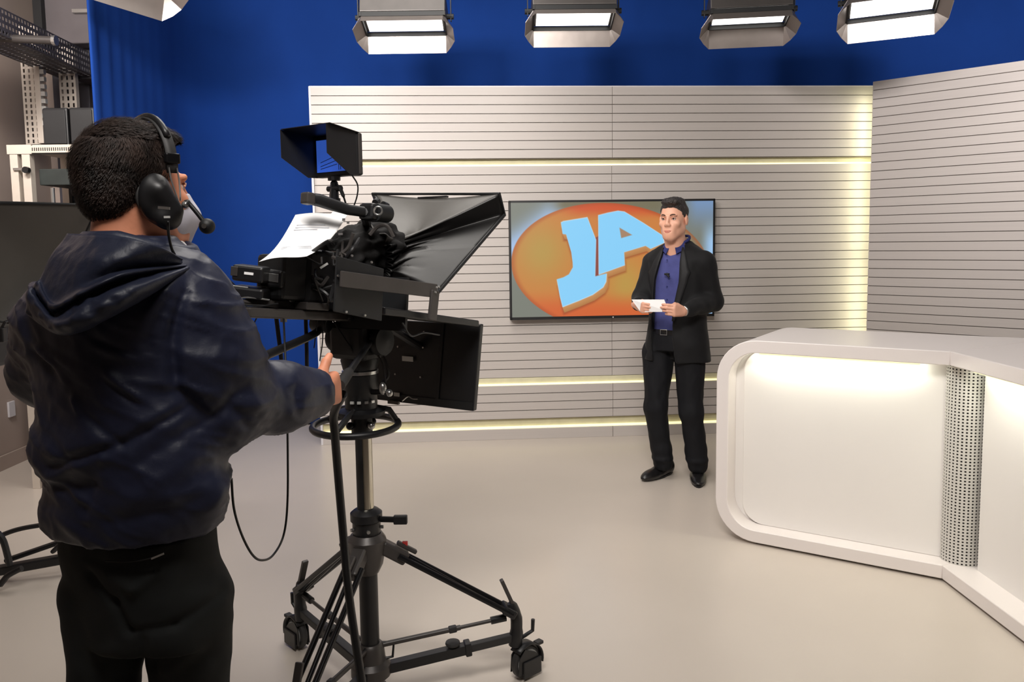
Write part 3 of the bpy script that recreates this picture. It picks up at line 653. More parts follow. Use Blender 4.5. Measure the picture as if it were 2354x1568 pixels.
wheelR = Vector((0.030, 2.70, 0)); wheelL = Vector((-0.83, 2.93, 0))
mid = (wheelR + wheelL) / 2; dd = (wheelL - wheelR).normalized(); away = Vector((-dd.y, dd.x, 0))
if away.y > 0: away = -away
CEN = Vector((-0.487, 2.57, 0)); wheelN = CEN + Vector((-0.14, -0.50, 0))
def pedestal(name, label, C, wheels, top, m_main=M_BLACK, simple=False):
    root = thing(name, label, 'camera pedestal', C)
    MB().cyl(C + Z3 * 0.10, C + Z3 * 0.60, 0.031, n=20).build('column', m_main, root, smooth=True)
    MB().cyl(C + Z3 * 0.55, C + Z3 * (top - 0.02), 0.026, n=24).build('inner_tube', M_CHROME, root, smooth=True, label='polished steel inner tube')
    # added black strip painting a dark reflection on the steel tube's left half
    vs = []; 
    for z in (0.64, top - 0.03):
        for k in range(9):
            a = math.radians(172 + 95 * k / 8); vs.append(C + Vector((0.0275 * math.cos(a), 0.0275 * math.sin(a), z)))
    MB().add(vs, [(k, k + 1, 10 + k, 9 + k) for k in range(8)]).build('dark_reflection', M_MATTE, root, solid=0.002)
    MB().lathe([(0.036, 0.56), (0.046, 0.575), (0.046, 0.615), (0.052, 0.62), (0.052, 0.645), (0.040, 0.655), (0.03, 0.66)], C, n=28).build('collar', M_BLACK, root, smooth=True)
    MB().lathe([(0.035, 0.44), (0.05, 0.47), (0.06, 0.52), (0.064, 0.555), (0.05, 0.575)], C, n=12).build('leg_crown', M_GREYM, root, smooth=True)
    k = C + Vector((0.05, -0.02, 0.628))
    MB().cyl(k, k + Vector((0.045, -0.006, 0)), 0.010, n=10).build('clamp_bolt', M_BLACKM, root)
    MB().box(k + Vector((0.066, -0.008, 0)), (0.045, 0.018, 0.03)).build('clamp_knob', M_BLACK, root, bevel=0.004)
    for i in range(5):
        a = i * 1.25; MB().cyl(C + Vector((0.046 * math.cos(a), 0.046 * math.sin(a), 0.595)), C + Vector((0.056 * math.cos(a), 0.056 * math.sin(a), 0.595)), 0.006, n=8).build('screw', M_SILVER, root)
    # hub at the foot of the column
    MB().lathe([(0.045, 0.07), (0.066, 0.09), (0.066, 0.125), (0.05, 0.14), (0.045, 0.19), (0.036, 0.20)], C, n=20).build('hub', M_GREYM, root, smooth=True)
    MB().lathe([(0.04, 0.0), (0.05, 0.012), (0.05, 0.05), (0.035, 0.07)], C, n=16).build('hub_foot', M_BLACK, root)
    for wi, Wp in enumerate(wheels):
        d = (Wp - C); L = d.length; d = d.normalized(); s = Vector((-d.y, d.x, 0)); Rm = frame_of(d, s, Z3)
        knee = Wp - d * 0.05 + Z3 * 0.245
        ct = C + d * 0.055 + Z3 * 0.50
        # upper leg: two parallel tubes plus a slim centre rod
        crown = C + d * 0.10 + Z3 * 0.495
        MB().box(C + d * 0.085 + Z3 * 0.502, (0.10, 0.05, 0.045), frame_of((knee - crown).normalized(), s, s.cross((knee - crown).normalized()) * -1)).build('leg_joint', M_GREYM, root, bevel=0.008)
        MB().box(C + d * 0.130 + Z3 * 0.512, (0.075, 0.02, 0.014), frame_of((knee - crown).normalized(), s, s.cross((knee - crown).normalized()) * -1)).build('leg_lever', M_GREYM, root, bevel=0.004)
        if wi == 0: MB().box(C + d * 0.124 + Z3 * 0.526, (0.018, 0.012, 0.014)).build('leg_latch', M_RED, root, bevel=0.002, label='small red latch')
        ld = (knee - crown).normalized()
        for off in (-0.028, 0.028):
            MB().cyl(crown + s * off, knee + s * off, 0.0095, n=12).build('leg', M_BLACKM, root, smooth=True)
        MB().cyl(crown + Z3 * 0.006 + ld * 0.02, crown + ld * (knee - crown).length * 0.97 - Z3 * 0.012, 0.0075, n=12).build('leg', M_BLACKM, root, smooth=True)
        MB().box(knee - ld * 0.01, (0.05, 0.066, 0.03), frame_of(ld, s, ld.cross(s))).build('leg_foot_joint', M_BLACK, root, bevel=0.006)
        # post that carries the leg above the caster
        pts = [Wp - d * 0.035 + Z3 * 0.12, Wp - d * 0.03 + Z3 * 0.18, Wp - d * 0.032 + Z3 * 0.23, Wp - d * 0.05 + Z3 * 0.275]
        MB().tube(spline(pts, 4), [0.024] * 4 + [0.021] * 4 + [0.019] * 4 + [0.013], 10).build('caster_post', M_BLACK, root, smooth=True)
        MB().box(Wp - d * 0.062 + Z3 * 0.315, (0.013, 0.024, 0.10), Matrix.Rotation(-0.4 if True else 0, 3, s) @ Rm).build('post_lever', M_GREYM, root, bevel=0.003)
        MB().tube([Wp - d * 0.025 + Z3 * 0.14, Wp + d * 0.0 + Z3 * 0.15, Wp + d * 0.028 + Z3 * 0.165, Wp + d * 0.03 + Z3 * 0.205], 0.007, 8).build('cable_hook', M_BLACK, root)
        # lower dolly arm, a square tube with a sliding sleeve
        a0 = C + d * 0.055 + Z3 * 0.105; a1 = Wp - d * 0.05 + Z3 * 0.15
        ad = (a1 - a0).normalized(); AR = frame_of(ad, s, ad.cross(s)); al = (a1 - a0).length
        MB().box(a0 + ad * al * 0.32, (al * 0.64, 0.034, 0.034), AR).build('dolly_arm', M_GREYM if False else M_BLACK, root, bevel=0.003)
        MB().box(a0 + ad * al * 0.80, (al * 0.42, 0.027, 0.027), AR).build('arm_extension', M_DGREY, root, bevel=0.003)
        MB().box(a0 + ad * al * 0.64, (0.022, 0.042, 0.046), AR).build('arm_sleeve', M_BLACK, root, bevel=0.004)
        MB().lathe([(0.0, -0.004), (0.022, 0.0), (0.026, 0.006), (0.024, 0.013), (0.012, 0.016)], a0 + ad * al * 0.52 + Z3 * 0.022, n=16).build('arm_knob', M_DGREY, root, smooth=True)
        # thin spreader above it
        s0 = C + d * 0.028 + Z3 * 0.185; s1 = knee - ld * 0.01 - Z3 * 0.025; sdv = (s1 - s0)
        MB().cyl(s0, s0 + sdv * 0.62, 0.009, n=10).build('spreader', M_GREYM, root, smooth=True)
        MB().cyl(s0 + sdv * 0.58, s1 - sdv * 0.06, 0.0065, n=10).build('spreader_rod', M_GREYM, root, smooth=True)
        MB().cyl(s1 - sdv * 0.14, s1 - sdv * 0.02, 0.013, n=10).build('spreader_end', M_BLACK, root)
        MB().box(s0 + sdv * 0.56, (0.028, 0.02, 0.022), AR).build('spreader_knob', M_DGREY, root, bevel=0.004)
        MB().tube([s0 - d * 0.0 - Z3 * 0.05 + s * 0.0, s0 + d * 0.045 - Z3 * 0.045, s0 + d * 0.05 + Z3 * 0.005, s0 + d * 0.0 + Z3 * 0.01], 0.005, 6).build('spreader_loop', M_BLACK, root)
        # caster
        cr = 0.058; ax = s if wi != 0 else (s * 0.75 + d * -0.4).normalized()
        ax.normalize(); rollv = ax.cross(Z3); cc = Wp + Z3 * cr
        w = MB().lathe([(0.02, -0.014), (cr - 0.006, -0.014), (cr, -0.009), (cr, 0.009), (cr - 0.006, 0.014), (0.02, 0.014)], cc, ax, 28).build('wheel', M_DGREY, root, smooth=True)
        MB().lathe([(0.018, -0.0165), (cr - 0.012, -0.0165), (cr - 0.012, 0.0165), (0.018, 0.0165)], cc, ax, 24).build('wheel_rim', M_WHEEL, w)
        MB().cyl(cc - ax * 0.026, cc + ax * 0.026, 0.007, n=10).build('axle', M_SILVER, w)
        fr = frame_of(rollv, ax, Z3)
        for q in (-1, 1):
            poly = [(-0.05, -0.03), (0.05, -0.03), (0.055, 0.0), (0.03, 0.03), (-0.02, 0.055), (-0.045, 0.03)]
            MB().prism(poly, cc + ax * (q * 0.021) - ax * 0.002, rollv, Z3, ax, 0.004).build('caster_fork', M_BLACK, root)
        # curved mudguard
        vs = []; ns = 14
        for k_ in range(ns + 1):
            a = math.radians(-15 + 150 * k_ / ns)
            for w_ in (-0.024, 0.024): vs.append(cc + rollv * (cr + 0.008) * math.cos(a) + Z3 * (cr + 0.008) * math.sin(a) + ax * w_)
        MB().add(vs, [(2 * k_, 2 * k_ + 1, 2 * k_ + 3, 2 * k_ + 2) for k_ in range(ns)]).build('caster_guard', M_BLACK, root, solid=0.004, smooth=True)
        for q in (-1, 1):
            MB().box(cc + ax * q * 0.026 + rollv * 0.01 - Z3 * 0.018, (0.085, 0.007, 0.06), fr).build('cable_guard', M_BLACK, root, bevel=0.01)
        MB().box(cc + rollv * 0.065 + Z3 * 0.045, (0.03, 0.025, 0.012), fr).build('brake_pedal', M_DGREY, root, bevel=0.003)
    return root
pedr = pedestal('camera_pedestal', 'black three-legged rolling pedestal carrying the teleprompter camera', CEN, [wheelR, wheelL, wheelN], 0.97)
HC = CEN + Vector((-0.005, 0, 0))
# steering ring and its spokes
ringc = P(829, 978, 2.57); ringz = ringc.z; rc0 = Vector((HC.x - 0.02, HC.y, ringz))
MB().tube([rc0 + Vector((0.137 * math.cos(a), 0.137 * math.sin(a), 0.004 * math.sin(a))) for a in [2 * math.pi * k / 48 for k in range(48)]], 0.0115, 10, closed=True).build('steering_ring', M_BLACK, pedr, smooth=True)
for a in (0.35, 2.5, 4.4):
    e = rc0 + Vector((0.137 * math.cos(a), 0.137 * math.sin(a), 0)); 
    MB().tube([HC + Vector((0.05 * math.cos(a), 0.05 * math.sin(a), ringz + 0.055)), HC + Vector((0.09 * math.cos(a), 0.09 * math.sin(a), ringz + 0.045)), e], 0.010, 8).build('ring_spoke', M_BLACK, pedr, smooth=True)
MB().lathe([(0.03, ringz - 0.03), (0.034, ringz - 0.028), (0.034, ringz + 0.03), (0.075, ringz + 0.036), (0.078, ringz + 0.05), (0.05, ringz + 0.06)], HC, n=28).build('head_mount', M_BLACK, pedr, smooth=True)
for a in (0.9, 3.9, 5.6):
    e = HC + Vector((0.045 * math.cos(a), 0.045 * math.sin(a), ringz + 0.005)); MB().sph(e, 0.013, 10, 8).build('mount_knob', M_SILVER if a == 5.6 else M_BLACKM, pedr, smooth=True)
hz = P(829, 856, 2.56).z
MB().lathe([(0.045, ringz + 0.055), (0.052, ringz + 0.06), (0.052, ringz + 0.10), (0.056, ringz + 0.105), (0.056, hz - 0.006), (0.045, hz)], HC, n=32).build('bowl', M_BLACK, pedr, smooth=True)
MB().lathe([(0.05, hz - 0.005), (0.0585, hz - 0.004), (0.0585, hz + 0.006), (0.05, hz + 0.008)], HC, n=32).build('silver_ring', M_SILVER, pedr, smooth=True, label='silver ring round the head')
for k in range(4):
    a = -1.9 + 0.4 * k; MB().box(HC + Vector((0.057 * math.cos(a), 0.057 * math.sin(a), ringz + 0.085)), (0.012, 0.006, 0.008), Matrix.Rotation(a + 1.57, 3, 'Z')).build('head_marking', M_LABEL if k in (0, 1) else M_SILVER, pedr)
# fluid head: cradle, drag drums, tilt block
MB().lathe([(0.03, 0), (0.055, 0.01), (0.062, 0.04), (0.05, 0.07), (0.02, 0.08)], HC + Z3 * hz, n=24).build('fluid_head', M_BLACK, pedr, smooth=True)
hb = HC + Z3 * (hz + 0.105)
MB().box(hb, (0.15, 0.13, 0.12), frame_of(SD, FD, Z3)).build('head_block', M_MATTE, pedr, bevel=0.018)
for q in (-1, 1):
    MB().lathe([(0.035, 0), (0.046, 0.006), (0.050, 0.02), (0.044, 0.034), (0.024, 0.038), (0.010, 0.044)], hb + SD * q * 0.075, SD * q, 24).build('drag_drum', M_MATTE, pedr, smooth=True)
MB().box(hb + Z3 * 0.085, (0.10, 0.20, 0.05), RGM).build('tilt_plate', M_MATTE, pedr, bevel=0.01)
kn = P(880, 893, 2.5); MB().sph(kn, (0.013, 0.013, 0.02), 12, 8).build('level_knob', M_SILVER, pedr, smooth=True, label='shiny knob')
MB().sph(kn + Vector((0.02, 0, -0.015)), 0.012, 12, 8).build('level_knob', M_SILVER, pedr, smooth=True)
MB().cyl(kn + Vector((-0.06, 0.05, -0.02)), kn + Vector((0.01, 0, -0.012)), 0.009, n=8).build('knob_stem', M_BLACKM, pedr)
# pan bars: right one to the operator's hand, left one behind his arm
hand = P(782, 884, 2.0)
e0 = hb - SD * -0.10 - FD * 0.02
b0 = hb + SD * 0.09 - FD * 0.05; bdir = (b0 - hand).normalized()
MB().tube([b0, hand + bdir * 0.10, hand], 0.009, 10).build('pan_bar', M_BLACK, pedr, smooth=True)
MB().tube([hand + bdir * 0.13, hand + bdir * 0.12, hand + bdir * 0.05, hand - bdir * 0.01], [0.010, 0.0135, 0.0145, 0.0145], 12).build('pan_grip', M_DGREY, pedr, smooth=True)
MB().tube(spline([hb - SD * 0.10 + Z3 * 0.03, P(745, 742, 2.55), P(722, 768, 2.45), P(600, 822, 2.0), P(540, 846, 1.85)], 8), [0.012] * 24 + [0.016] * 9, 10).build('pan_bar', M_BLACK, pedr, smooth=True)
MB().lathe([(0.01, -0.03), (0.026, -0.026), (0.03, 0), (0.026, 0.026), (0.01, 0.03)], P(738, 745, 2.52), SD, 16).build('bar_rosette', M_BLACK, pedr, smooth=True)

# ---- camera on the head
vc = thing('video_camera', 'black studio video camera mounted behind the teleprompter hood', 'camera', Rg(0, 0, 0.03))
gbox(MB(), 0.0, -0.19, 0.015, 0.115, 0.62, 0.028).build('base_plate', M_GREYM, vc, bevel=0.005)
gbox(MB(), -0.005, -0.14, 0.125, 0.13, 0.33, 0.17).build('body', M_BLACK, vc, bevel=0.02)
gbox(MB(), 0.0, -0.34, 0.12, 0.11, 0.10, 0.13).build('battery', M_MATTE, vc, bevel=0.012)
MB().cyl(Rg(0, 0.02, 0.13), Rg(0, 0.17, 0.13), 0.055, 0.062, 24).build('lens', M_BLACK, vc, smooth=True)
MB().cyl(Rg(0, 0.165, 0.13), Rg(0, 0.175, 0.13), 0.05, n=24).build('front_glass', M_EYEW if False else M_BLACKM, vc)
# top handle seen above the paper, microphone at its end
ha, hb_, hc_, hd_ = P(712, 457, 2.30), P(762, 470, 2.34), P(835, 487, 2.40), P(893, 492, 2.48)
MB().tube([ha, P(732, 460, 2.32), hb_, P(800, 482, 2.37), hc_], [0.017, 0.019, 0.018, 0.016, 0.016], 12).build('top_handle', M_BLACK, vc, smooth=True)
MB().box(ha + Vector((-0.002, -0.012, 0)), (0.034, 0.03, 0.034), RGM).build('handle_front', M_GREYM, vc, bevel=0.006)
MB().box(P(858, 489, 2.44), (0.06, 0.07, 0.05), RGM).build('handle_block', M_BLACK, vc, bevel=0.01)
MB().cyl(P(862, 488, 2.42), P(890, 492, 2.47), 0.027, n=18).build('microphone_mount', M_MATTE, vc, smooth=True)
MB().tube([P(869, 485, 2.37) + Vector((0.012 * math.cos(a), 0, 0.012 * math.sin(a))) for a in [k * math.pi / 8 for k in range(16)]], 0.003, 6, closed=True).build('dial_ring', M_SILVER, vc)
for a, b in (((862, 466), (868, 462)), ((880, 470), (890, 474))): MB().cyl(P(*a, 2.66), P(*b, 2.68), 0.011, n=10).build('zoom_switch', M_BLACK, vc)
MB().tube([hc_, P(845, 520, 2.62), P(850, 545, 2.62)], 0.014, 8).build('handle_strut', M_BLACK, vc, smooth=True)
# switches and labels on the body back
for k, (px, py, w_, h_, m) in enumerate(((745, 611, 20, 5, M_LABEL), (718, 655, 9, 5, M_LABEL), (695, 600, 6, 16, M_SILVER), (678, 634, 7, 12, M_SILVER), (688, 622, 5, 8, M_LABEL), (712, 668, 14, 3, M_SILVER), (790, 505, 6, 6, M_SILVER), (800, 512, 5, 5, M_SILVER), (783, 538, 10, 5, M_SILVER))):
    c = P(px, py, 2.34 + 0.003 * k); MB().box(c, (w_ / 790, 0.006, h_ / 790), Matrix.Rotation(-0.55 if k == 0 else 0.0, 3, 'Y')).build('switch', m, vc)
# tangle of cables on the camera back and loose black cover
cb = thing('cable_bundle', 'tangled black cables looping around the back of the studio camera', 'cables', Rg(0, -0.3, 0.1))
random.seed(3)
for k in range(26):
    a = (random.uniform(690, 800), random.uniform(560, 700)); b = (a[0] + random.uniform(-50, 60), a[1] + random.uniform(-70, 60))
    Y = random.uniform(2.25, 2.45)
    MB().tube(spline([P(*a, Y), P((a[0] + b[0]) / 2 + random.uniform(-25, 25), (a[1] + b[1]) / 2 + random.uniform(-25, 25), Y - 0.02), P(*b, Y + 0.03)], 5), random.choice((0.003, 0.004, 0.0055)), 6).build('cable', M_CABLE if k % 4 else M_GREYM, cb, smooth=True)
for pts in ([(812, 536), (800, 570), (775, 590), (752, 612)], [(730, 520), (720, 560), (700, 590), (670, 625)], [(905, 545), (890, 520), (870, 520), (850, 540)]):
    MB().tube(spline([P(x, y, 2.42) for x, y in pts], 6), 0.006, 6).build('cable', M_GREYM, cb, smooth=True)
for pts, Y, r in (([(750, 700), (765, 735), (790, 775), (812, 810), (820, 850)], 2.5, 0.003), ([(830, 780), (860, 805), (880, 840), (886, 880)], 2.5, 0.004), ([(800, 745), (845, 790), (880, 820), (893, 860), (880, 880)], 2.52, 0.006),
                  ([(730, 730), (727, 760), (722, 800)], 2.45, 0.002), ([(740, 735), (742, 780), (735, 830)], 2.45, 0.002), ([(752, 735), (748, 745), (750, 775)], 2.45, 0.002)):
    MB().tube(spline([P(x, y, Y) for x, y in pts], 6), r, 6).build('cable', M_CABLE, cb, smooth=True)
# intercom and control boxes on the rear of the plate
tray = thing('accessory_tray', 'long dark rear tray carrying control boxes behind the studio camera', 'tray', Rg(0, -0.45, 0.0))
a, b, c = P(530, 694, 2.22), P(655, 700, 2.32), P(800, 730, 2.55)
MB().tube([a + Vector((0.03, 0, 0)), b, c], [0.008, 0.017, 0.02], 8).build('tray_rail', M_GREYM, tray, smooth=True)
MB().tube([P(540, 708, 2.2), P(620, 712, 2.3), P(760, 722, 2.5)], 0.006, 8).build('tray_rail', M_BLACKM, tray, smooth=True)
MB().box(P(690, 703, 2.38), (0.15, 0.09, 0.022), RGM).build('tray_plate', M_GREYM, tray, bevel=0.003)
MB().box(P(667, 690, 2.33), (0.02, 0.02, 0.012), RGM).build('chrome_catch', M_SILVER, tray, bevel=0.003)
for q in ([(528, 690), (570, 684), (620, 690)], [(530, 697), (580, 706), (640, 698)], [(524, 688), (560, 700), (610, 703)]):
    MB().tube(spline([P(x, y, 2.22) for x, y in q], 6), 0.0025, 6).build('tray_wire', M_SILVER if q[0][0] == 528 else M_CABLE, tray)
for q in ([(585, 712), (572, 730), (560, 752)], [(600, 712), (588, 735), (582, 750)], [(545, 660), (520, 640), (515, 665), (525, 685)]):
    MB().tube(spline([P(x, y, 2.25) for x, y in q], 6), 0.0018, 5).build('tray_wire', M_CABLE, tray)
def ctrl(name, label, px, py, Y, sx, sy, sz, rz_, label2=None):
    c = P(px, py, Y); t = thing(name, label, 'control box', c, 'control boxes behind the camera'); Rm = Matrix.Rotation(rz_, 3, 'Z') @ Matrix.Rotation(0.12, 3, 'Y')
    MB().box(c, (sx, sy, sz), Rm).build('case', M_BLACK, t, bevel=0.007)
    return t, c, Rm
t, c, Rm = ctrl('control_box', 'black intercom box with a white sticker, highest at the camera rear', 578, 629, 2.24, 0.088, 0.06, 0.045, -0.1)
MB().box(c + Rm @ Vector((0.006, -0.031, 0.002)), (0.026, 0.002, 0.007), Rm).build('sticker', M_PAPER, t, label='white sticker')
MB().box(c + Rm @ Vector((-0.036, -0.031, 0.004)), (0.02, 0.003, 0.026), Rm).build('end_cap', M_GREYM, t, bevel=0.002)
t, c, Rm = ctrl('control_box', 'black remote box with a grey screen beside the intercom box', 633, 639, 2.28, 0.07, 0.055, 0.05, -0.25)
MB().box(c + Rm @ Vector((0.008, -0.029, 0.003)), (0.036, 0.002, 0.024), Rm).build('display', M_SILVER, t, bevel=0.002)
t, c, Rm = ctrl('control_box', 'flat black box with a pale top edge lying on the rear tray', 577, 672, 2.26, 0.10, 0.08, 0.032, -0.1)
MB().box(c + Rm @ Vector((-0.02, -0.03, 0.0165)), (0.05, 0.01, 0.002), Rm).build('top_strip', M_LABEL, t)

# ---- prompter: cloth hood, slanted glass frame, side plates, flat monitor
tp = thing('teleprompter', 'black cloth hooded teleprompter with side plates in front of the studio camera', 'teleprompter', Rg(0, 0.1, 0))
rr_ = 0.30
TRp, TR2, BRp = on_plane(1149, 446, rr_), on_plane(1160, 494, rr_), on_plane(1008, 672, rr_)
fTR = (TRp - PIV).dot(FD)
TLp = cross_plane(856, 446, fTR)
SH = TLp - TRp                                  # full width vector from the right side to the left side
TL2 = TR2 + SH; BLp = BRp + SH
# back of the hood: gathered round the lens
bk = Rg(0.0, 0.02, 0.16)
nu_, nv_ = 40, 22
def hoodpt(k, v):
    """ring parameter k in 0..1 around the mouth of the hood, v from the front frame (0) back to the lens (1)"""
    loop = [TRp, TR2, BRp, BLp, TL2, TLp]
    segs_ = [(0, 1, 0.06), (1, 2, 0.30), (2, 3, 0.20), (3, 4, 0.20), (4, 5, 0.04), (5, 0, 0.20)]
    acc = 0
    for (a_i, b_i, w_) in segs_:
        if k <= acc + w_ + 1e-9: f = (k - acc) / w_; fr_ = loop[a_i].lerp(loop[b_i], f); break
        acc += w_
    ctr = sum(loop, Vector()) / 6
    dirv = (fr_ - ctr); r_ = dirv - FD * dirv.dot(FD); r_ = r_.normalized() if r_.length else Z3
    back = Rg(0.02, -0.02, 0.205) + Vector((r_.x, r_.y, r_.z * 1.05)) * 0.105
    p = fr_.lerp(back, v)
    sag = math.sin(math.pi * v) 
    p = p - r_ * 0.13 * sag * (0.7 + 0.3 * abs(r_.z)) * (1.0 if r_.z > -0.2 else 0.5)
    fold = 0.010 * sag * math.sin(k * 2 * math.pi * 7 + v * 4) + 0.014 * v * math.sin(k * 2 * math.pi * 17 + v * 6) * (v > 0.3)
    p = p + r_ * fold
    if k > 0.80: p = p - Z3 * 0.016 * math.sin(math.pi * (k - 0.8) / 0.2) * (1 - v)
    return p
mb = MB(); NU, NV = 140, 30
vs = [hoodpt(i / NU, j / NV) for j in range(NV + 1) for i in range(NU)]
fs = [(j * NU + i, j * NU + (i + 1) % NU, (j + 1) * NU + (i + 1) % NU, (j + 1) * NU + i) for j in range(NV) for i in range(NU)]
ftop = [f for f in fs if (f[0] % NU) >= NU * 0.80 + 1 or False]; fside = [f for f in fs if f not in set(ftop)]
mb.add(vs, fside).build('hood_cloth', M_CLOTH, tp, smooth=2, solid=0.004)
MB().add(vs, ftop).build('lit_hood_top', M_CLOTHTOP, tp, smooth=2, solid=0.004, label='top of the black cloth hood, coloured grey for light from above')  # overhead light put into the colour of the hood's top faces
# frame of the hood mouth and glass
MB().tube([TRp, TR2, BRp, BLp, TL2, TLp], 0.006, 8, closed=True).build('hood_frame', M_MATTE, tp)
gl = bpy.data.materials.new('beam_splitter_glass'); gl.use_nodes = True; g_ = gl.node_tree.nodes['Principled BSDF']
g_.inputs['Base Color'].default_value = (0.7, 0.75, 0.75, 1); g_.inputs['Transmission Weight'].default_value = 0.85; g_.inputs['Roughness'].default_value = 0.02
MB().hull4([TR2 + SH * 0.03, BRp + SH * 0.03, BLp - SH * 0.03, TL2 - SH * 0.03], 0.003, SH.cross(TR2 - BRp)).build('prompter_glass', gl, tp)
MB().box((TRp + TLp) / 2 - Z3 * 0.012, (0.13, 0.012, 0.006), RGM).build('hood_clip', M_BLACK, tp)
# side housings and struts
for q in (1,):
    off = SD * 0
    p = [on_plane(775, 588, rr_ - 0.02), on_plane(883, 618, rr_ - 0.02), on_plane(878, 738, rr_ - 0.02), on_plane(768, 716, rr_ - 0.02)]
    MB().hull4([v + off for v in p], 0.006, SD * -1).build('side_plate', M_MATTE, tp, bevel=0.002)
    if q > 0:
        for px, py in ((808, 588), (853, 603), (776, 634), (795, 717), (838, 725), (1003, 661), (1000, 672), (1008, 660)):
            c = on_plane(px, py, rr_ - 0.018 if px < 900 else rr_ + 0.014); MB().cyl(c, c + SD * 0.004, 0.0032, n=8).build('screw', M_SILVER, tp)
    a, b = on_plane(783, 641, rr_ + 0.002), on_plane(1003, 669, rr_ + 0.002); ax = (b - a).normalized(); L_ = (b - a).length
    MB().box((a + b) / 2 + off, (L_, 0.008, 0.042), frame_of(ax, SD, ax.cross(SD))).build('side_strut', M_GREYM, tp, bevel=0.002)
    a, b = on_plane(1000, 668, rr_ + 0.006), on_plane(993, 736, rr_ + 0.006); ax = (b - a).normalized(); L_ = (b - a).length
    MB().box((a + b) / 2 + off, (L_, 0.01, 0.036), frame_of(ax, SD, ax.cross(SD))).build('drop_bracket', M_GREYM, tp, bevel=0.002)
# cross plate behind and flat reading monitor under the glass
gbox(MB(), 0.14, -0.10, 0.06, 0.26, 0.01, 0.16).build('rear_panel', M_MATTE, tp)
p = [on_plane(884, 706, 0.28), on_plane(1102, 737, 0.28)]
f0, f1 = p[0], p[1]
MB().hull4([f0 + SH * 0.95, f0, f1, f1 + SH * 0.95], 0.022, (0, 0, -1)).build('reading_monitor', M_BLACK, tp, bevel=0.004)
MB().tube(spline([on_plane(925, 742, 0.27), on_plane(945, 772, 0.27), on_plane(975, 765, 0.27), on_plane(1010, 770, 0.27)], 6), 0.003, 6).build('monitor_cable', M_CABLE, tp)
# loose gathered black cloth between camera and hood
mbx = MB(); random.seed(9)
fl_ = thing('rain_cover', 'crumpled black cloth bunched between the camera body and prompter hood', 'cloth', P(850, 570, 2.6))
NVx, NUx = 40, 90; vs = []
for j in range(NVx + 1):
    t_v = j / NVx; c = P(748 + t_v * 135, 622 - 52 * math.sin(t_v * 2.0) , 2.47 + 0.2 * t_v)
    for i in range(NUx):
        a = 2 * math.pi * i / NUx; rd = (0.075 + 0.02 * t_v) * (1 + 0.06 * math.sin(a * 13 + t_v * 7) + 0.05 * math.sin(a * 5 - t_v * 19) + 0.05 * math.sin(a * 3 + t_v * 30))
        vs.append(c + SD * rd * math.cos(a) * 1.0 + Z3 * rd * math.sin(a) * 0.95)
fs = [(j * NUx + i, j * NUx + (i + 1) % NUx, (j + 1) * NUx + (i + 1) % NUx, (j + 1) * NUx + i) for j in range(NVx) for i in range(NUx)]
mbx.add(vs, fs + [tuple(range(NUx))[::-1]]).build('cover_cloth', M_COVER, fl_, smooth=2)

# ---- monitor hanging at the front of the rig, back towards us
fm = thing('feedback_monitor', 'flat black monitor seen from behind, hung below the prompter hood', 'monitor', P(1000, 840, 2.95))
fF = 0.30
q = [cross_plane(1104, 746, fF), cross_plane(1088, 946, fF)]
down = (q[1] - q[0]); lft = -SD * 0.50
dn = Vector((0, 0, -1)) * (-down.z) + FD * 0.0
A_ = q[0]; dn = q[1] - q[0]
MB().hull4([A_, A_ + lft, A_ + lft + dn, A_ + dn], 0.022, FD).build('monitor_back', M_BLACK, fm, bevel=0.004)
def fmp(u, v): return A_ + lft * u + dn * v - FD * 0.004
MB().hull4([fmp(0.01, 0.9), fmp(1, 0.9), fmp(1, 0.99), fmp(0.01, 0.99)], 0.004, FD).build('lower_bezel', M_MATTE, fm)
MB().hull4([fmp(0.30, 0.0), fmp(0.33, 0.0), fmp(0.33, 0.9), fmp(0.30, 0.9)], 0.004, FD).build('rear_rib', M_MATTE, fm)
c = cross_plane(937, 825, fF - 0.01); MB().box(c, (0.05, 0.002, 0.018), frame_of(SD, FD, Z3)).build('rating_label', M_LABEL, fm, label='small silver label')
c = cross_plane(912, 907, fF - 0.01); MB().box(c, (0.026, 0.002, 0.014), frame_of(SD, FD, Z3)).build('rating_label', M_LABEL, fm)
for px, py in ((915, 797), (973, 799), (909, 860), (967, 867), (975, 763)):
    c = cross_plane(px, py, fF - 0.008); MB().cyl(c, c - FD * 0.003, 0.0035, n=8).build('screw', M_SILVER, fm)
MB().tube(spline([cross_plane(925, 922, fF - 0.012), cross_plane(938, 912, fF - 0.02), cross_plane(948, 917, fF - 0.012), cross_plane(960, 918, fF - 0.012)], 5), 0.002, 5).build('loose_wire', M_SILVER, fm)
MB().box(cross_plane(905, 925, fF - 0.012), (0.05, 0.01, 0.012), frame_of(SD, FD, Z3)).build('connector', M_GREYM, fm)
MB().cyl(Rg(0.0, 0.1, 0.0), A_ + lft * 0.5 + dn * 0.3, 0.014, n=10).build('hanging_arm', M_BLACK, fm)

# ---- viewfinder monitor with folding hood on top
mo = thing('field_monitor', 'small hooded monitor with a blue picture on top of the camera', 'monitor', P(765, 440, 2.55))
def q_(px, py, Y): return P(px, py, Y)
# body slab: front face visible from behind at x 812-838, screen plane inside the hood faces the operator
s0 = [P(700, 330, 2.62), P(812, 312, 2.55), P(806, 402, 2.55), P(700, 406, 2.62)]
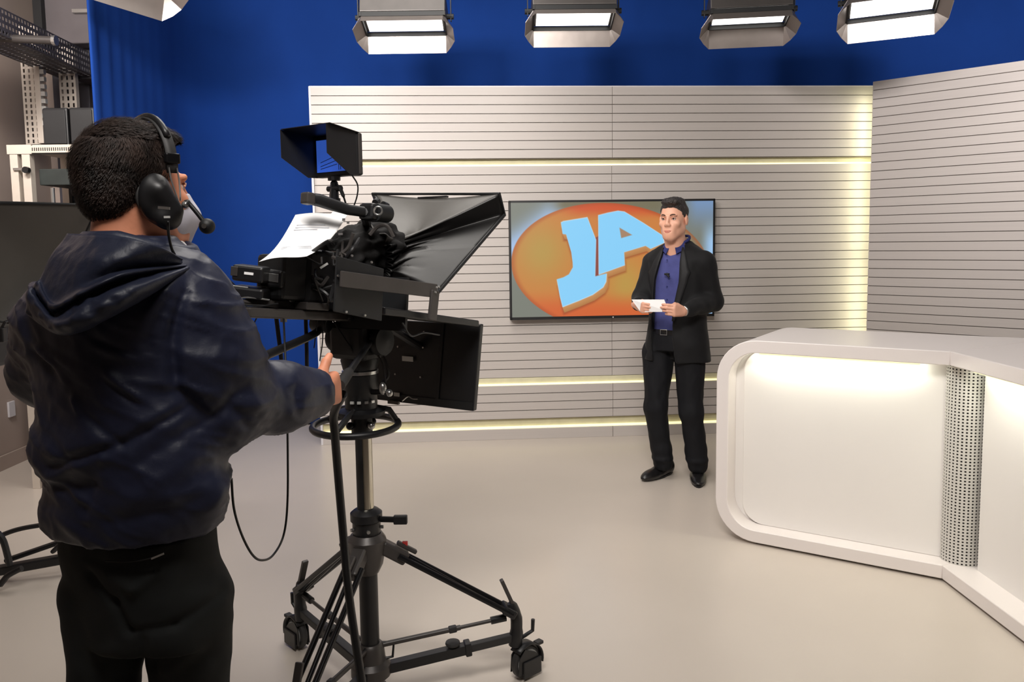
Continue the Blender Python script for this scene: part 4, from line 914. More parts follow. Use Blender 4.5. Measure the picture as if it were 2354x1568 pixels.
# monitor slab facing back to the operator
mright, mtop = P(818, 310, 2.56), None
ex_ = Vector((0.90, 0.43, 0)).normalized() * -1; ex_ = Vector((0.82, -0.57, 0)).normalized(); up_ = Z3; bk_ = Vector((-0.57, -0.82, 0)).normalized()
BR_ = P(820, 402, 2.50); w_m, h_m = 0.185, 0.130
BL_ = BR_ - ex_ * w_m
MB().hull4([BL_, BR_, BR_ + Z3 * h_m, BL_ + Z3 * h_m], 0.030, -bk_).build('casing', M_BLACK, mo, bevel=0.006)
MB().box(BR_ - ex_ * 0.004 + Z3 * h_m * 0.5 - bk_ * 0.016, (0.012, 0.012, h_m * 0.95), frame_of(ex_, -bk_, Z3)).build('side_button_strip', M_GREYM, mo, bevel=0.003)
scx0, scx1 = 0.012, w_m - 0.012
def sp_(x, z, o=0.002): return BL_ + ex_ * x + Z3 * z + bk_ * o
MB().hull4([sp_(scx0, 0.016), sp_(scx1, 0.016), sp_(scx1, h_m - 0.014), sp_(scx0, h_m - 0.014)], 0.001, bk_).build('screen', M_BLUESCR, mo, label='lit blue picture')
for (x0, z0, x1, z1) in ((0.03, 0.034, 0.105, 0.050), (0.03, 0.026, 0.105, 0.038), (0.03, 0.046, 0.10, 0.063)):
    MB().tube([sp_(x0, z0, 0.004), sp_(x1, z1, 0.004)], 0.001, 4).build('picture_line', M_NAVY, mo)
for x in (0.112, 0.12): MB().tube([sp_(x, 0.02, 0.004), sp_(x, 0.062, 0.004)], 0.0012, 4).build('picture_line', M_MATTE, mo)
# hood: top, two side flaps with sloped lower edges
HD = 0.118
def hp(x, z, d): return BL_ + ex_ * x + Z3 * z + bk_ * d
ov = 0.016
top = [hp(-0.004, h_m - 0.002, -0.012), hp(w_m + 0.004, h_m - 0.002, -0.012), hp(w_m + ov, h_m + 0.012, HD), hp(-ov, h_m + 0.012, HD)]
MB().hull4(top, 0.002, Z3).build('hood_top', M_BLACK, mo)
def flap(x, xo, nm):
    vs = [hp(x, h_m, -0.01), hp(x, 0.0, -0.01), hp(x + xo * 0.35, 0.0, HD * 0.22), hp(x + xo, h_m * 0.44, HD), hp(x + xo, h_m + 0.012, HD)]
    MB().add(vs, [(0, 1, 2, 3, 4)]).build(nm, M_BLACK if x > 0.1 else M_BLACK, mo, solid=0.002)
flap(0.003, -ov - 0.006, 'hood_flap'); flap(w_m - 0.003, ov * 0.2, 'hood_flap')
# articulated arm and leads
a, b = BL_ + ex_ * w_m * 0.46, P(768, 462, 2.52)
MB().cyl(a, a - Z3 * 0.012, 0.02, n=14).build('arm_socket', M_BLACK, mo); MB().sph(a - Z3 * 0.022, 0.012, 12, 8).build('arm_ball', M_SILVER, mo, smooth=True)
MB().cyl(a - Z3 * 0.02, b, 0.012, 0.016, 12).build('arm', M_BLACKM, mo, smooth=True)
MB().cyl((a + b) / 2 - SD * 0.025, (a + b) / 2 + SD * 0.03, 0.009, n=10).build('arm_knob', M_BLACK, mo)
MB().cyl(b - Z3 * 0.006, b + Z3 * 0.008, 0.02, n=12).build('arm_foot', M_BLACKM, mo)
MB().tube(spline([a - Z3 * 0.01, P(780, 430, 2.5), P(789, 450, 2.5), P(797, 475, 2.52)], 6), [0.002] * 7 + [0.006] * 6 + [0.003] * 6, 6).build('power_lead', M_CABLE, mo)
MB().tube(spline([BR_ - ex_ * 0.02, P(822, 425, 2.54), P(821, 450, 2.54), P(812, 478, 2.55)], 6), 0.0025, 6).build('video_lead', M_CABLE, mo)

# ---- script sheet lying over the camera back
pts_ = [(679, 494), (800, 492), (703, 585), (595, 602)]
c0, c1, c2, c3 = P(679, 494, 2.36), P(800, 490, 2.46), P(705, 586, 2.20), P(595, 602, 2.10)
mb = MB(); n_ = 16; vs = []
for j in range(n_ + 1):
    for i in range(n_ + 1):
        u, v = i / n_, j / n_; p = c0.lerp(c1, u).lerp(c3.lerp(c2, u), v); p += Vector((0, -0.01, -0.022)) * math.sin(math.pi * v) + Vector((0, 0, 0.004)) * math.sin(u * 5); vs.append(p)
fs = [(j * (n_ + 1) + i, j * (n_ + 1) + i + 1, (j + 1) * (n_ + 1) + i + 1, (j + 1) * (n_ + 1) + i) for j in range(n_) for i in range(n_)]
ps = mb.add(vs, fs).build('script_sheet', M_PAPER, None, smooth=2, solid=0.0006); tag(ps, 'white script sheet propped on the back of the studio camera', 'paper')
def shp(u, v): 
    p = c0.lerp(c1, u).lerp(c3.lerp(c2, u), v); return p + Vector((0, -0.01, -0.022)) * math.sin(math.pi * v) + Vector((0, 0, 0.004)) * math.sin(u * 5) + Vector((0, -0.002, 0.0022))
for v, u0, u1 in ((0.18, 0.15, 0.7), (0.22, 0.15, 0.8), (0.26, 0.15, 0.6), (0.6, 0.15, 0.75), (0.64, 0.15, 0.8)):
    MB().add([shp(u0, v), shp(u1, v), shp(u1, v + 0.012), shp(u0, v + 0.012)], [(0, 1, 2, 3)]).build('text_line', M_INK, ps)
sh2 = MB().add([P(752, 500, 2.44), P(768, 484, 2.46), P(785, 481, 2.47), P(800, 492, 2.47), P(770, 508, 2.44)], [(0, 1, 2, 3, 4)]).build('curled_sheet', M_PAPER, None, solid=0.0006)
tag(sh2, 'small curled white paper behind the script sheet under the handle', 'paper')

# ---- cables hanging from the rig
def cable(name, label, pts, r, m=M_CABLE, n=10):
    o = MB().tube(spline(pts, n), r, 10).build(name, m, None, smooth=True); tag(o, label, 'cable'); return o
cable('camera_cable', 'thick black camera cable hanging down in front of the pedestal column',
      [hand + Vector((0.0, 0.03, -0.03)), P(768, 950, 2.1), P(770, 1000, 2.12), P(778, 1100, 2.15), P(790, 1240, 2.15), P(800, 1350, 2.12), P(815, 1460, 2.1), P(832, 1570, 2.08), P(850, 1700, 2.08), G(900, 1990) + Z3 * 0.02, G(1010, 2050) + Z3 * 0.012], 0.0118)
cable('headset_cable', 'thin black cable looping from the operator down towards the floor and up',
      [P(532, 1100, 1.7), P(538, 1170, 1.72), P(556, 1230, 1.75), P(580, 1275, 1.78), P(602, 1288, 1.82), P(628, 1276, 1.9), P(652, 1230, 1.98), P(661, 1150, 2.0), P(661, 1000, 2.0), P(658, 880, 2.0), P(655, 800, 2.1), P(652, 735, 2.25), P(650, 712, 2.3)], 0.0028)
for nm, a, b, r, Y in (('left thin black drop cable hanging under the camera tray', (632, 706), (655, 905), 0.0065, 2.36), ('right dark drop cable hanging beside the set wall edge', (702, 708), (706, 900), 0.006, 2.42)):
    o = MB().tube([P(*a, Y), P((a[0] + b[0]) / 2 + 1, (a[1] + b[1]) / 2, Y), P(*b, Y)], r, 8).build('drop_cable', M_CABLE, None); tag(o, nm, 'cable')
o = MB().tube([P(652, 712, 2.3), P(652, 740, 2.3)], [0.008, 0.010], 8).build('plug', M_SILVER, None); tag(o, 'silver cable plug below the rear tray', 'plug')

# ------------------------------------------------------------------ second camera at the far left edge
C2 = G(18, 1300); C2 = Vector((C2.x - 0.25, C2.y, 0))
p2 = thing('camera_pedestal', 'second camera pedestal, only its black base arms showing at the left edge', 'camera pedestal', C2)
w2 = G(-120, 1380)
e1, e2, e3, e4 = G(180, 1262, 0.16), G(-30, 1315, 0.16), G(-60, 1205, 0.2), G(10, 1335, 0.05)
def bar(a, b, w, h, nm, m=M_BLACK):
    ax = (b - a).normalized(); s = ax.cross(Z3).normalized(); return MB().box((a + b) / 2, ((b - a).length, w, h), frame_of(ax, s, s.cross(ax))).build(nm, m, p2, bevel=0.008)
Yp = 3.55
bar(P(-40, 1318, Yp), P(200, 1275, Yp + 0.1), 0.05, 0.042, 'dolly_arm')
bar(P(10, 1290, Yp), P(170, 1235, Yp + 0.1), 0.03, 0.022, 'dolly_arm', M_BLACKM)
bar(P(120, 1270, Yp), P(150, 1240, Yp), 0.03, 0.02, 'arm_brace')
MB().tube(spline([P(-30, 1250, Yp), P(10, 1228, Yp), P(60, 1213, Yp), P(150, 1200, Yp)], 6), 0.011, 8).build('foot_ring', M_BLACK, p2, smooth=True)
MB().tube(spline([P(-6, 1225, Yp - 0.1), P(8, 1245, Yp - 0.1), P(18, 1280, Yp - 0.1), P(22, 1300, Yp - 0.1)], 6), 0.014, 8).build('foot_ring', M_BLACK, p2, smooth=True)
MB().tube(spline([P(50, 1306, Yp - 0.1), P(20, 1322, Yp - 0.1), P(8, 1335, Yp - 0.1), P(0, 1345, Yp - 0.1)], 6), 0.013, 8).build('foot_ring', M_BLACK, p2, smooth=True)
MB().cyl(P(-90, 1340, Yp), Vector((P(-90, 1340, Yp).x, Yp, 1.25)), 0.03, n=14).build('column', M_BLACK, p2)
for px in (-70, 190): 
    c = P(px, 1330, Yp); c.z = 0.055; MB().cyl(c - Vector((0, 0.015, 0)), c + Vector((0, 0.015, 0)), 0.055, n=20).build('wheel', M_DGREY, p2)
h2 = thing('teleprompter', 'second teleprompter with a grey cloth hood at the left edge behind the operator', 'teleprompter', P(60, 620, 3.4))
def h2pt(u, v):
    # u left to right, v top to bottom; the cloth sags inwards in the middle
    top = P(-150 + 378 * u, 464 + 6 * u, 3.25 + 0.25 * u); bot = P(-150 + 260 * u, 770 - 45 * u * u, 3.35 + 0.35 * u)
    p = top.lerp(bot, v); s = math.sin(math.pi * v); return p + Vector((0.015 * s * math.sin(u * 9), 0.16 * s * (0.6 + 0.4 * math.sin(u * 3)), 0.015 * s * math.sin(u * 7)))
NU2, NV2 = 40, 30
vs = [h2pt(i / NU2, j / NV2) for j in range(NV2 + 1) for i in range(NU2 + 1)]
fs = [(j * (NU2 + 1) + i, j * (NU2 + 1) + i + 1, (j + 1) * (NU2 + 1) + i + 1, (j + 1) * (NU2 + 1) + i) for j in range(NV2) for i in range(NU2)]
MB().add(vs, fs).build('hood_cloth', M_CLOTHTOP, h2, smooth=2, solid=0.006)
MB().add([h2pt(1, 0), h2pt(1, 0.5), h2pt(1, 1), h2pt(1, 1) + Vector((-0.35, 0.4, 0)), h2pt(1, 0) + Vector((-0.3, 0.45, 0))], [(0, 1, 2, 3, 4)]).build('hood_side', M_CLOTH, h2, solid=0.004)
MB().tube([h2pt(0, 0), h2pt(0.5, 0), h2pt(1, 0), h2pt(1, 1)], 0.007, 6).build('hood_frame', M_MATTE, h2)
MB().box(P(-110, 800, 3.5), (0.3, 0.4, 0.2)).build('camera_mount', M_BLACK, h2, bevel=0.02)
MB().tube([P(-10, 778, 3.3), P(12, 740, 3.3), P(30, 735, 3.35)], 0.006, 6).build('stay_rod', M_BLACK, h2)
MB().tube([P(-10, 738, 3.3), P(35, 745, 3.35)], 0.004, 6).build('stay_rod', M_BLACK, h2)
MB().box(P(4, 770, 3.3), (0.03, 0.03, 0.06)).build('clamp', M_BLACK, h2, bevel=0.005)

# ------------------------------------------------------------------ smooth bodies: blended distance fields turned into one surface
class Field:
    def __init__(s, lo, hi, h):
        s.h = h; s.lo = np.array(lo, float); n = np.ceil((np.array(hi, float) - s.lo) / h).astype(int) + 1
        s.ax = [(s.lo[i] + h * np.arange(n[i])).astype(np.float32) for i in range(3)]
        s.F = np.full(n, 0.5, np.float32)
    def _sub(s, lo, hi):
        sl = []
        for i in range(3):
            a = int(np.clip(math.floor((lo[i] - s.lo[i]) / s.h), 0, len(s.ax[i]))); b = int(np.clip(math.ceil((hi[i] - s.lo[i]) / s.h) + 1, 0, len(s.ax[i])))
            sl.append(slice(a, b))
        X, Y, Z = np.meshgrid(s.ax[0][sl[0]], s.ax[1][sl[1]], s.ax[2][sl[2]], indexing='ij'); return tuple(sl), X, Y, Z
    def put(s, fn, lo, hi, k=0.02, sub=False):
        m = 2.5 * k + 0.02
        sl, X, Y, Z = s._sub([v - m for v in lo], [v + m for v in hi])
        if X.size == 0: return
        d = fn(X, Y, Z).astype(np.float32); F = s.F[sl]
        if sub: d = -d; hh = np.clip(0.5 - 0.5 * (F - d) / k, 0, 1); s.F[sl] = F + (d - F) * hh + k * hh * (1 - hh)
        else: hh = np.clip(0.5 + 0.5 * (F - d) / k, 0, 1); s.F[sl] = F + (d - F) * hh - k * hh * (1 - hh)
    def rc(s, a, b, ra, rb, k=0.02, sub=False):
        a = np.array(a, float); b = np.array(b, float); ba = b - a; L2 = max((ba ** 2).sum(), 1e-9); R = max(ra, rb)
        def fn(X, Y, Z):
            px, py, pz = X - a[0], Y - a[1], Z - a[2]
            h = np.clip((px * ba[0] + py * ba[1] + pz * ba[2]) / L2, 0, 1)
            return np.sqrt((px - h * ba[0]) ** 2 + (py - h * ba[1]) ** 2 + (pz - h * ba[2]) ** 2) - (ra + (rb - ra) * h)
        s.put(fn, np.minimum(a, b) - R, np.maximum(a, b) + R, k, sub); return s
    def chain(s, pts, rs, k=0.02):
        for i in range(len(pts) - 1): s.rc(pts[i], pts[i + 1], rs[i], rs[i + 1], k)
        return s
    def ell(s, c, r, k=0.02, sub=False, R=None):
        c = np.array(c, float); r = np.array(r, float); M = None if R is None else np.array(R)
        def fn(X, Y, Z):
            px, py, pz = X - c[0], Y - c[1], Z - c[2]
            if M is not None: px, py, pz = (M[0, 0] * px + M[1, 0] * py + M[2, 0] * pz, M[0, 1] * px + M[1, 1] * py + M[2, 1] * pz, M[0, 2] * px + M[1, 2] * py + M[2, 2] * pz)
            k0 = np.sqrt((px / r[0]) ** 2 + (py / r[1]) ** 2 + (pz / r[2]) ** 2); k1 = np.sqrt((px / r[0] ** 2) ** 2 + (py / r[1] ** 2) ** 2 + (pz / r[2] ** 2) ** 2)
            return k0 * (k0 - 1) / np.maximum(k1, 1e-6)
        R_ = r.max() if M is not None else r
        s.put(fn, c - R_, c + R_, k, sub); return s
    def stack(s, rows, k=0.02, e=2.3, off=0.0):
        """rows of (z, cx, cy, rx, ry) lofted upwards"""
        rows = sorted(rows); a = np.array(rows, float)
        def fn(X, Y, Z):
            zz = np.clip(Z, a[0, 0], a[-1, 0]); z1 = s.ax[2]
            cx, cy, rx, ry = [np.interp(zz, a[:, 0], a[:, j]).astype(np.float32) for j in (1, 2, 3, 4)]
            rx = rx + off; ry = ry + off
            q = (np.abs((X - cx) / rx) ** e + np.abs((Y - cy) / ry) ** e) ** (1 / e)
            d = (q - 1) * np.minimum(rx, ry)
            return np.maximum(d, np.maximum(a[0, 0] - Z, Z - a[-1, 0]) )
        R = max(a[:, 3].max(), a[:, 4].max()) + off
        s.put(fn, [a[:, 1].min() - R, a[:, 2].min() - R, a[0, 0]], [a[:, 1].max() + R, a[:, 2].max() + R, a[-1, 0]], k); return s
    def cut(s, fn, k=0.003):
        """keep only where fn < 0"""
        X, Y, Z = np.meshgrid(*s.ax, indexing='ij'); d = fn(X, Y, Z).astype(np.float32)
        hh = np.clip(0.5 - 0.5 * (s.F - d) / k, 0, 1); s.F = s.F + (d - s.F) * hh + k * hh * (1 - hh); return s
    def mesh(s):
        F = np.pad(s.F, 1, constant_values=0.5); n = F.shape; ins = F < 0
        c = [F[i:n[0] - 1 + i, j:n[1] - 1 + j, k:n[2] - 1 + k] for i in (0, 1) for j in (0, 1) for k in (0, 1)]
        sg = np.stack([q < 0 for q in c]); act = sg.any(0) & ~sg.all(0)
        ids = -np.ones(act.shape, np.int64); I = np.argwhere(act); ids[act] = np.arange(len(I))
        cv = np.stack([q[act] for q in c], 1)
        off = np.array([(i, j, k) for i in (0, 1) for j in (0, 1) for k in (0, 1)], float)
        P_ = np.zeros((len(I), 3)); W_ = np.zeros(len(I))
        for a in range(8):
            for b in range(a + 1, 8):
                if np.abs(off[a] - off[b]).sum() != 1: continue
                x = (cv[:, a] < 0) != (cv[:, b] < 0); t = cv[:, a] / (cv[:, a] - cv[:, b] + 1e-12)
                p = off[a][None] + t[:, None] * (off[b] - off[a])[None]; P_ += np.where(x[:, None], p, 0); W_ += x
        V = (I + P_ / W_[:, None] - 1) * s.h + s.lo
        Q = []
        for axn, (u, w) in enumerate(((1, 2), (2, 0), (0, 1))):
            a = [slice(1, -1)] * 3; a[axn] = slice(0, n[axn] - 1); b = list(a); b[axn] = slice(1, n[axn])
            A, B = ins[tuple(a)], ins[tuple(b)]; E = np.argwhere(A != B)
            if not len(E): continue
            flip = A[tuple(E.T)]; base = E.copy(); base[:, [x for x in range(3) if x != axn]] += 1
            def cid(du, dw):
                q = base.copy(); q[:, u] -= du; q[:, w] -= dw; return ids[tuple(q.T)]
            q = np.stack([cid(1, 1), cid(0, 1), cid(0, 0), cid(1, 0)], 1); q[~flip] = q[~flip][:, ::-1]; Q.append(q)
        Q = np.concatenate(Q); Q = Q[(Q >= 0).all(1)]
        return V, Q
LAT = rng.random((40, 40, 40)).astype(np.float32) * 2 - 1
def vnoise(p):
    i = np.floor(p).astype(int); f = p - i; f = f * f * (3 - 2 * f); i %= 40; j = (i + 1) % 40; r = 0
    for a in (0, 1):
        for b in (0, 1):
            for c in (0, 1):
                w = (f[:, 0] if a else 1 - f[:, 0]) * (f[:, 1] if b else 1 - f[:, 1]) * (f[:, 2] if c else 1 - f[:, 2])
                r = r + w * LAT[(j if a else i)[:, 0], (j if b else i)[:, 1], (j if c else i)[:, 2]]
    return r
def normals(V, Q):
    nn = np.cross(V[Q[:, 2]] - V[Q[:, 0]], V[Q[:, 3]] - V[Q[:, 1]]); N = np.zeros_like(V)
    for k in range(4): np.add.at(N, Q[:, k], nn)
    return N / np.maximum(np.linalg.norm(N, axis=1)[:, None], 1e-9)
def relax(V, Q, it=2):
    """gentle smoothing of the extracted surface"""
    for _ in range(it):
        S_ = np.zeros_like(V); C_ = np.zeros(len(V)); ctr = V[Q].mean(1)
        for k in range(4): np.add.at(S_, Q[:, k], ctr); np.add.at(C_, Q[:, k], 1)
        V = 0.4 * V + 0.6 * S_ / np.maximum(C_, 1)[:, None]
    return V
class Body:
    """local frame: x to the person's left, y to the back, z up"""
    def __init__(s, origin, fwd):
        f = Vector((fwd[0], fwd[1], 0)).normalized(); s.o = Vector(origin); s.b = -f; s.l = s.b.cross(Z3)
        s.R = np.array([[s.l.x, s.b.x, 0], [s.l.y, s.b.y, 0], [0, 0, 1.0]])
    def w(s, p): return np.array(p, float) @ s.R.T + np.array(s.o)
    def loc(s, px, py, Y): return (np.array(P(px, py, Y)) - np.array(s.o)) @ s.R
    def inv(s, p): return (np.array(p, float) - np.array(s.o)) @ s.R
def mesh_obj(name, parts, m, parent, label=None, disp=None):
    """parts: list of (V, Q) already in world space, joined into one mesh"""
    Vs, Qs, n = [], [], 0
    for V, Q in parts: Vs.append(V); Qs.append(Q + n); n += len(V)
    V = np.concatenate(Vs); Q = np.concatenate(Qs)
    if disp is not None: V = V + normals(V, Q) * disp(V, normals(V, Q))[:, None]
    me = bpy.data.meshes.new(name); me.from_pydata(V.tolist(), [], Q.tolist()); me.materials.append(m)
    me.polygons.foreach_set('use_smooth', [True] * len(me.polygons))
    o = link(bpy.data.objects.new(name, me)); fix(o, parent)
    if label: o['label'] = label
    return o
def surf(F, B, it=2):
    V, Q = F.mesh(); V = relax(V, Q, it); return B.w(V), Q

def head_field(sc=1.0, h=0.003, neck=0.058):
    F = Field((-0.11 * sc, -0.14 * sc, -0.235 * sc), (0.11 * sc, 0.14 * sc, 0.15 * sc), h); S_ = lambda *a: tuple(v * sc for v in a)
    F.ell(S_(0, .018, .035), S_(.076, .095, .088), .02).ell(S_(0, -.030, -.030), S_(.060, .066, .084), .03)
    F.ell(S_(0, -.074, -.100), S_(.024, .020, .018), .025)
    for q in (-1, 1):
        F.rc(S_(q * .047, .000, -.058), S_(q * .016, -.066, -.100), .020 * sc, .016 * sc, .045)
        F.ell(S_(q * .043, -.066, -.028), S_(.020, .020, .018), .02)
        F.ell(S_(q * .031, -.100, .002), S_(.016, .012, .011), .010, sub=True)
        F.rc(S_(q * .012, -.092, .020), S_(q * .044, -.080, .022), .008 * sc, .007 * sc, .012)
        F.ell(S_(q * .0105, -.106, -.036), S_(.008, .009, .007), .006)
        F.ell(S_(q * .079, .008, -.008), S_(.008, .018, .030), .006); F.ell(S_(q * .088, .004, -.004), S_(.006, .008, .016), .004, sub=True)
    F.rc(S_(0, -.092, .010), S_(0, -.111, -.028), .0070 * sc, .0095 * sc, .014)
    F.ell(S_(0, -.084, -.066), S_(.032, .017, .026), .025)
    F.rc(S_(-.024, -.100, -.0725), S_(.024, -.100, -.0725), .0012 * sc, .0012 * sc, .004, sub=True)
    F.rc(S_(0, .024, -.06), S_(0, .046, -.235), neck * sc, (neck + .006) * sc, .03)
    return F
def eyes_etc(B, C, parent, R3, sc=1.0, dy=0.0):
    """small facial parts; C head centre in world, R3 local axes"""
    def w(x, y, z): return Vector(C) + Vector(R3 @ np.array((x * sc, (y + dy) * sc, z * sc)))
    for q in (-1, 1):
        e = MB().sph(w(q * .031, -.0795, .001), .0115 * sc, 16, 12).build('eye', M_EYEW, parent, smooth=2)
        g = (w(q * .031, -.0935, .001) - w(q * .031, -.081, .001)).normalized()
        MB().cyl(w(q * .031, -.0870, .001), w(q * .031, -.0913, .001), .0062 * sc, .0046 * sc, 12).build('iris', M_IRIS, e)
        MB().tube([w(q * .019, -.0925, -.001), w(q * .025, -.0955, .0085), w(q * .034, -.0945, .0095), w(q * .043, -.088, .003)], [.0022 * sc, .003 * sc, .003 * sc, .002 * sc], 6).build('eyelid', MATS['skin'], parent, smooth=2)
        MB().tube([w(q * .014, -.1005, .0195), w(q * .025, -.0985, .0245), w(q * .036, -.093, .0255), w(q * .047, -.082, .020)], [.0028 * sc, .0036 * sc, .0032 * sc, .0015 * sc], 6).build('eyebrow', M_BROW, parent, smooth=2)
    MB().tube([w(-.026, -.0950, -.071), w(-.013, -.1030, -.0690), w(0, -.1050, -.0700), w(.013, -.1030, -.0690), w(.026, -.0950, -.071)], [.0010 * sc, .0024 * sc, .0024 * sc, .0024 * sc, .0010 * sc], 8).build('upper_lip', M_LIP, parent, smooth=2)
    MB().tube([w(-.024, -.0945, -.073), w(-.011, -.1025, -.0765), w(0, -.1040, -.0775), w(.011, -.1025, -.0765), w(.024, -.0945, -.073)], [.0010 * sc, .0030 * sc, .0034 * sc, .0030 * sc, .0010 * sc], 8).build('lower_lip', M_LIP, parent, smooth=2)

def hand_field(o, f, t, n, curls, thumb, h=0.0025, sc=1.0, wristr=.027, stub=.035):
    """o wrist, f along the hand, t towards the thumb, n palm side; curls per finger in degrees (three joints)"""
    o, f, t, n = [np.array(v, float) for v in (o, f, t, n)]; f /= np.linalg.norm(f); t -= f * t.dot(f); t /= np.linalg.norm(t); c = np.cross(f, t); n = c if c.dot(n) > 0 else -c
    lo = o - 0.17 * sc; hi = o + 0.17 * sc; F = Field(lo, hi, h)
    W_ = lambda a, b, c_: o + (f * a + t * b + n * c_) * sc
    F.rc(W_(-stub, 0, 0), W_(.0, 0, 0), wristr * sc, (wristr - .002) * sc, .02)
    lens = [(.040, .025, .020), (.044, .028, .021), (.041, .026, .020), (.033, .020, .018)]
    for i, b in enumerate((.028, .010, -.008, -.025)):
        kb = W_(.086 - .004 * abs(i - 1), b, -.004); F.rc(W_(.008, b * .55, 0), kb, .0165 * sc, .0125 * sc, .012)
        F.rc(W_(.02, b * .6, .009), W_(.07, b, .008), .013 * sc, .010 * sc, .014)
        p = kb; ang = 0
        for j in range(3):
            ang += math.radians(curls[i][j]); d = f * math.cos(ang) + n * math.sin(ang); q = p + d * lens[i][j] * sc
            r0 = (.0098, .0088, .0080)[j] * sc; r1 = (.0088, .0080, .0070)[j] * sc
            F.rc(p, q, r0, r1, .003); p = q
    pts = [W_(*q) for q in thumb]; F.rc(W_(.012, .014, .006), pts[0], .016 * sc, .0135 * sc, .012); F.chain(pts, [.0125 * sc, .0110 * sc, .0085 * sc], .004)
    return F

# ------------------------------------------------------------------ the presenter
PF = Vector((-0.56, -0.83, 0)); p0 = P(1556, 790, 4.98)
BP = Body((p0.x, p0.y, 0), PF)
pres = thing('person', 'man in black suit and blue shirt standing by the television holding a white card', 'person', (p0.x, p0.y, 0))
hc = P(1548, 504, 4.93); hc = np.array(hc)
BH = Body(hc, (-0.50, -0.85, 0)); HS = 1.03
body_parts = []
Fh = head_field(HS, 0.0032); V, Q = surf(Fh, BH, 1); body_parts.append((V, Q))
hz0 = hc[2]
# torso, arms and legs inside the clothes
TORSO = [(0.84, 0, 0, .165, .105), (0.95, 0, 0, .160, .11), (1.05, 0, 0, .148, .105), (1.18, 0, 0, .155, .108), (1.30, 0, 0.0, .175, .112), (1.40, 0, .008, .180, .105), (1.455, 0, .015, .13, .085), (1.50, 0, .02, .06, .06)]
shL, elL, wrL = BP.loc(1620, 603, 4.88), BP.loc(1640, 692, 4.92), BP.loc(1570, 716, 4.70)
shR, elR, wrR = BP.loc(1502, 606, 5.10), BP.loc(1476, 688, 5.02), BP.loc(1466, 702, 4.84)
kR, aR = BP.loc(1508, 935, 5.02), BP.loc(1524, 1062, 5.06); kL, aL = BP.loc(1588, 945, 4.92), BP.loc(1604, 1066, 4.98)
hR, hL = BP.loc(1514, 812, 5.05), BP.loc(1584, 812, 4.93)
F = Field((-.34, -.45, .05), (.34, .3, 1.56), 0.012)
F.stack(TORSO, off=-.02).chain([hR, kR, aR], [.07, .045, .035]).chain([hL, kL, aL], [.07, .045, .035])
F.chain([shL, elL, wrL], [.045, .038, .026]).chain([shR, elR, wrR], [.045, .038, .026]).rc((0, .02, 1.42), (0, .03, 1.50), .055, .055)
body_parts.append(surf(F, BP, 1))
# hands: fingers under the card, thumbs on top
dL = BP.inv(P(1532, 712, 4.615)) - wrL
FhL = hand_field(BP.w(wrL), BP.R @ dL, (0.05, 0.0, 1), (0.25, 1, -0.1), [(38, 40, 25), (40, 42, 28), (44, 45, 30), (50, 48, 30)], [(.045, .034, .010), (.072, .038, .006), (.094, .030, .004)], h=.003, sc=.98)
dR = BP.inv(P(1500, 716, 4.66)) - wrR
FhR = hand_field(BP.w(wrR), BP.R @ dR, (0.0, 0.0, 1), (0.1, 1, -0.1), [(30, 40, 25), (34, 42, 28), (38, 45, 30), (44, 48, 30)], [(.045, .034, .008), (.070, .036, .004), (.090, .028, .002)], h=.003, sc=.95)
for Fx in (FhL, FhR): V, Q = Fx.mesh(); body_parts.append((relax(V, Q, 1), Q))
mesh_obj('body', body_parts, M_SKIN, pres)
eyes_etc(BH, hc, pres, BH.R, HS)
# hair
F = Field((-.11, -.14, -.12), (.11, .14, .17), 0.003)
F.ell((0, .020, .038), (.079, .098, .090), .01).ell((0, -.050, .098), (.056, .042, .022), .02).ell((.014, -.068, .100), (.036, .022, .016), .014).ell((0, .01, .108), (.06, .07, .018), .02)
ysx = [-.14, -.09, -.072, -.052, -.034, -.026, -.014, .0, .028, .05, .12]; zsx = [.082, .078, .066, .052, .036, -.004, -.010, .028, .024, -.068, -.078]
F.cut(lambda X, Y, Z: (np.interp(Y, ysx, zsx) - Z) * .9, .006)
V, Q = F.mesh(); V = relax(V, Q, 2); V *= HS
V = BH.w(V); N_ = normals(V, Q)
mesh_obj('hair', [(V, Q)], M_HAIRB, pres, disp=lambda v, n: .0022 * vnoise(v * np.array([140, 140, 50])) + .0035 * vnoise(v * np.array([60, 60, 30])))
# shirt
F = Field((-.26, -.2, .9), (.26, .2, 1.56), 0.006); F.stack(TORSO, off=-.004, k=.02).rc((0, .02, 1.42), (0, .028, 1.497), .064, .062, .02)
F.cut(lambda X, Y, Z: np.maximum(.94 - Z, (Z - (1.515 + .30 * (Y + .0)))), .004)
def folds(amp, sx, sy, sz): return lambda v, n: amp * vnoise(v * np.array([sx, sy, sz])) + amp * .5 * vnoise(v * np.array([sx, sy, sz]) * 2.3 + 7)
mesh_obj('shirt', [surf(F, BP)], M_SHIRT, pres, disp=folds(.003, 22, 22, 9))
for q in (-1, 1):
    pts = [(0, .094, 1.545), (q * .045, .075, 1.542), (q * .066, .02, 1.522), (q * .058, -.026, 1.507), (q * .024, -.064, 1.480)]
    MB().tube([Vector(BP.w(p)) for p in spline(pts, 4)], .0085, 8).build('collar', M_COLLAR, pres, smooth=2)
    tri = [(q * .060, -.034, 1.515), (q * .012, -.074, 1.488), (q * .034, -.100, 1.436), (q * .074, -.066, 1.462)]
    MB().add([Vector(BP.w(p)) for p in tri], [(0, 1, 2, 3)]).build('collar_point', M_COLLAR, pres, solid=.004)
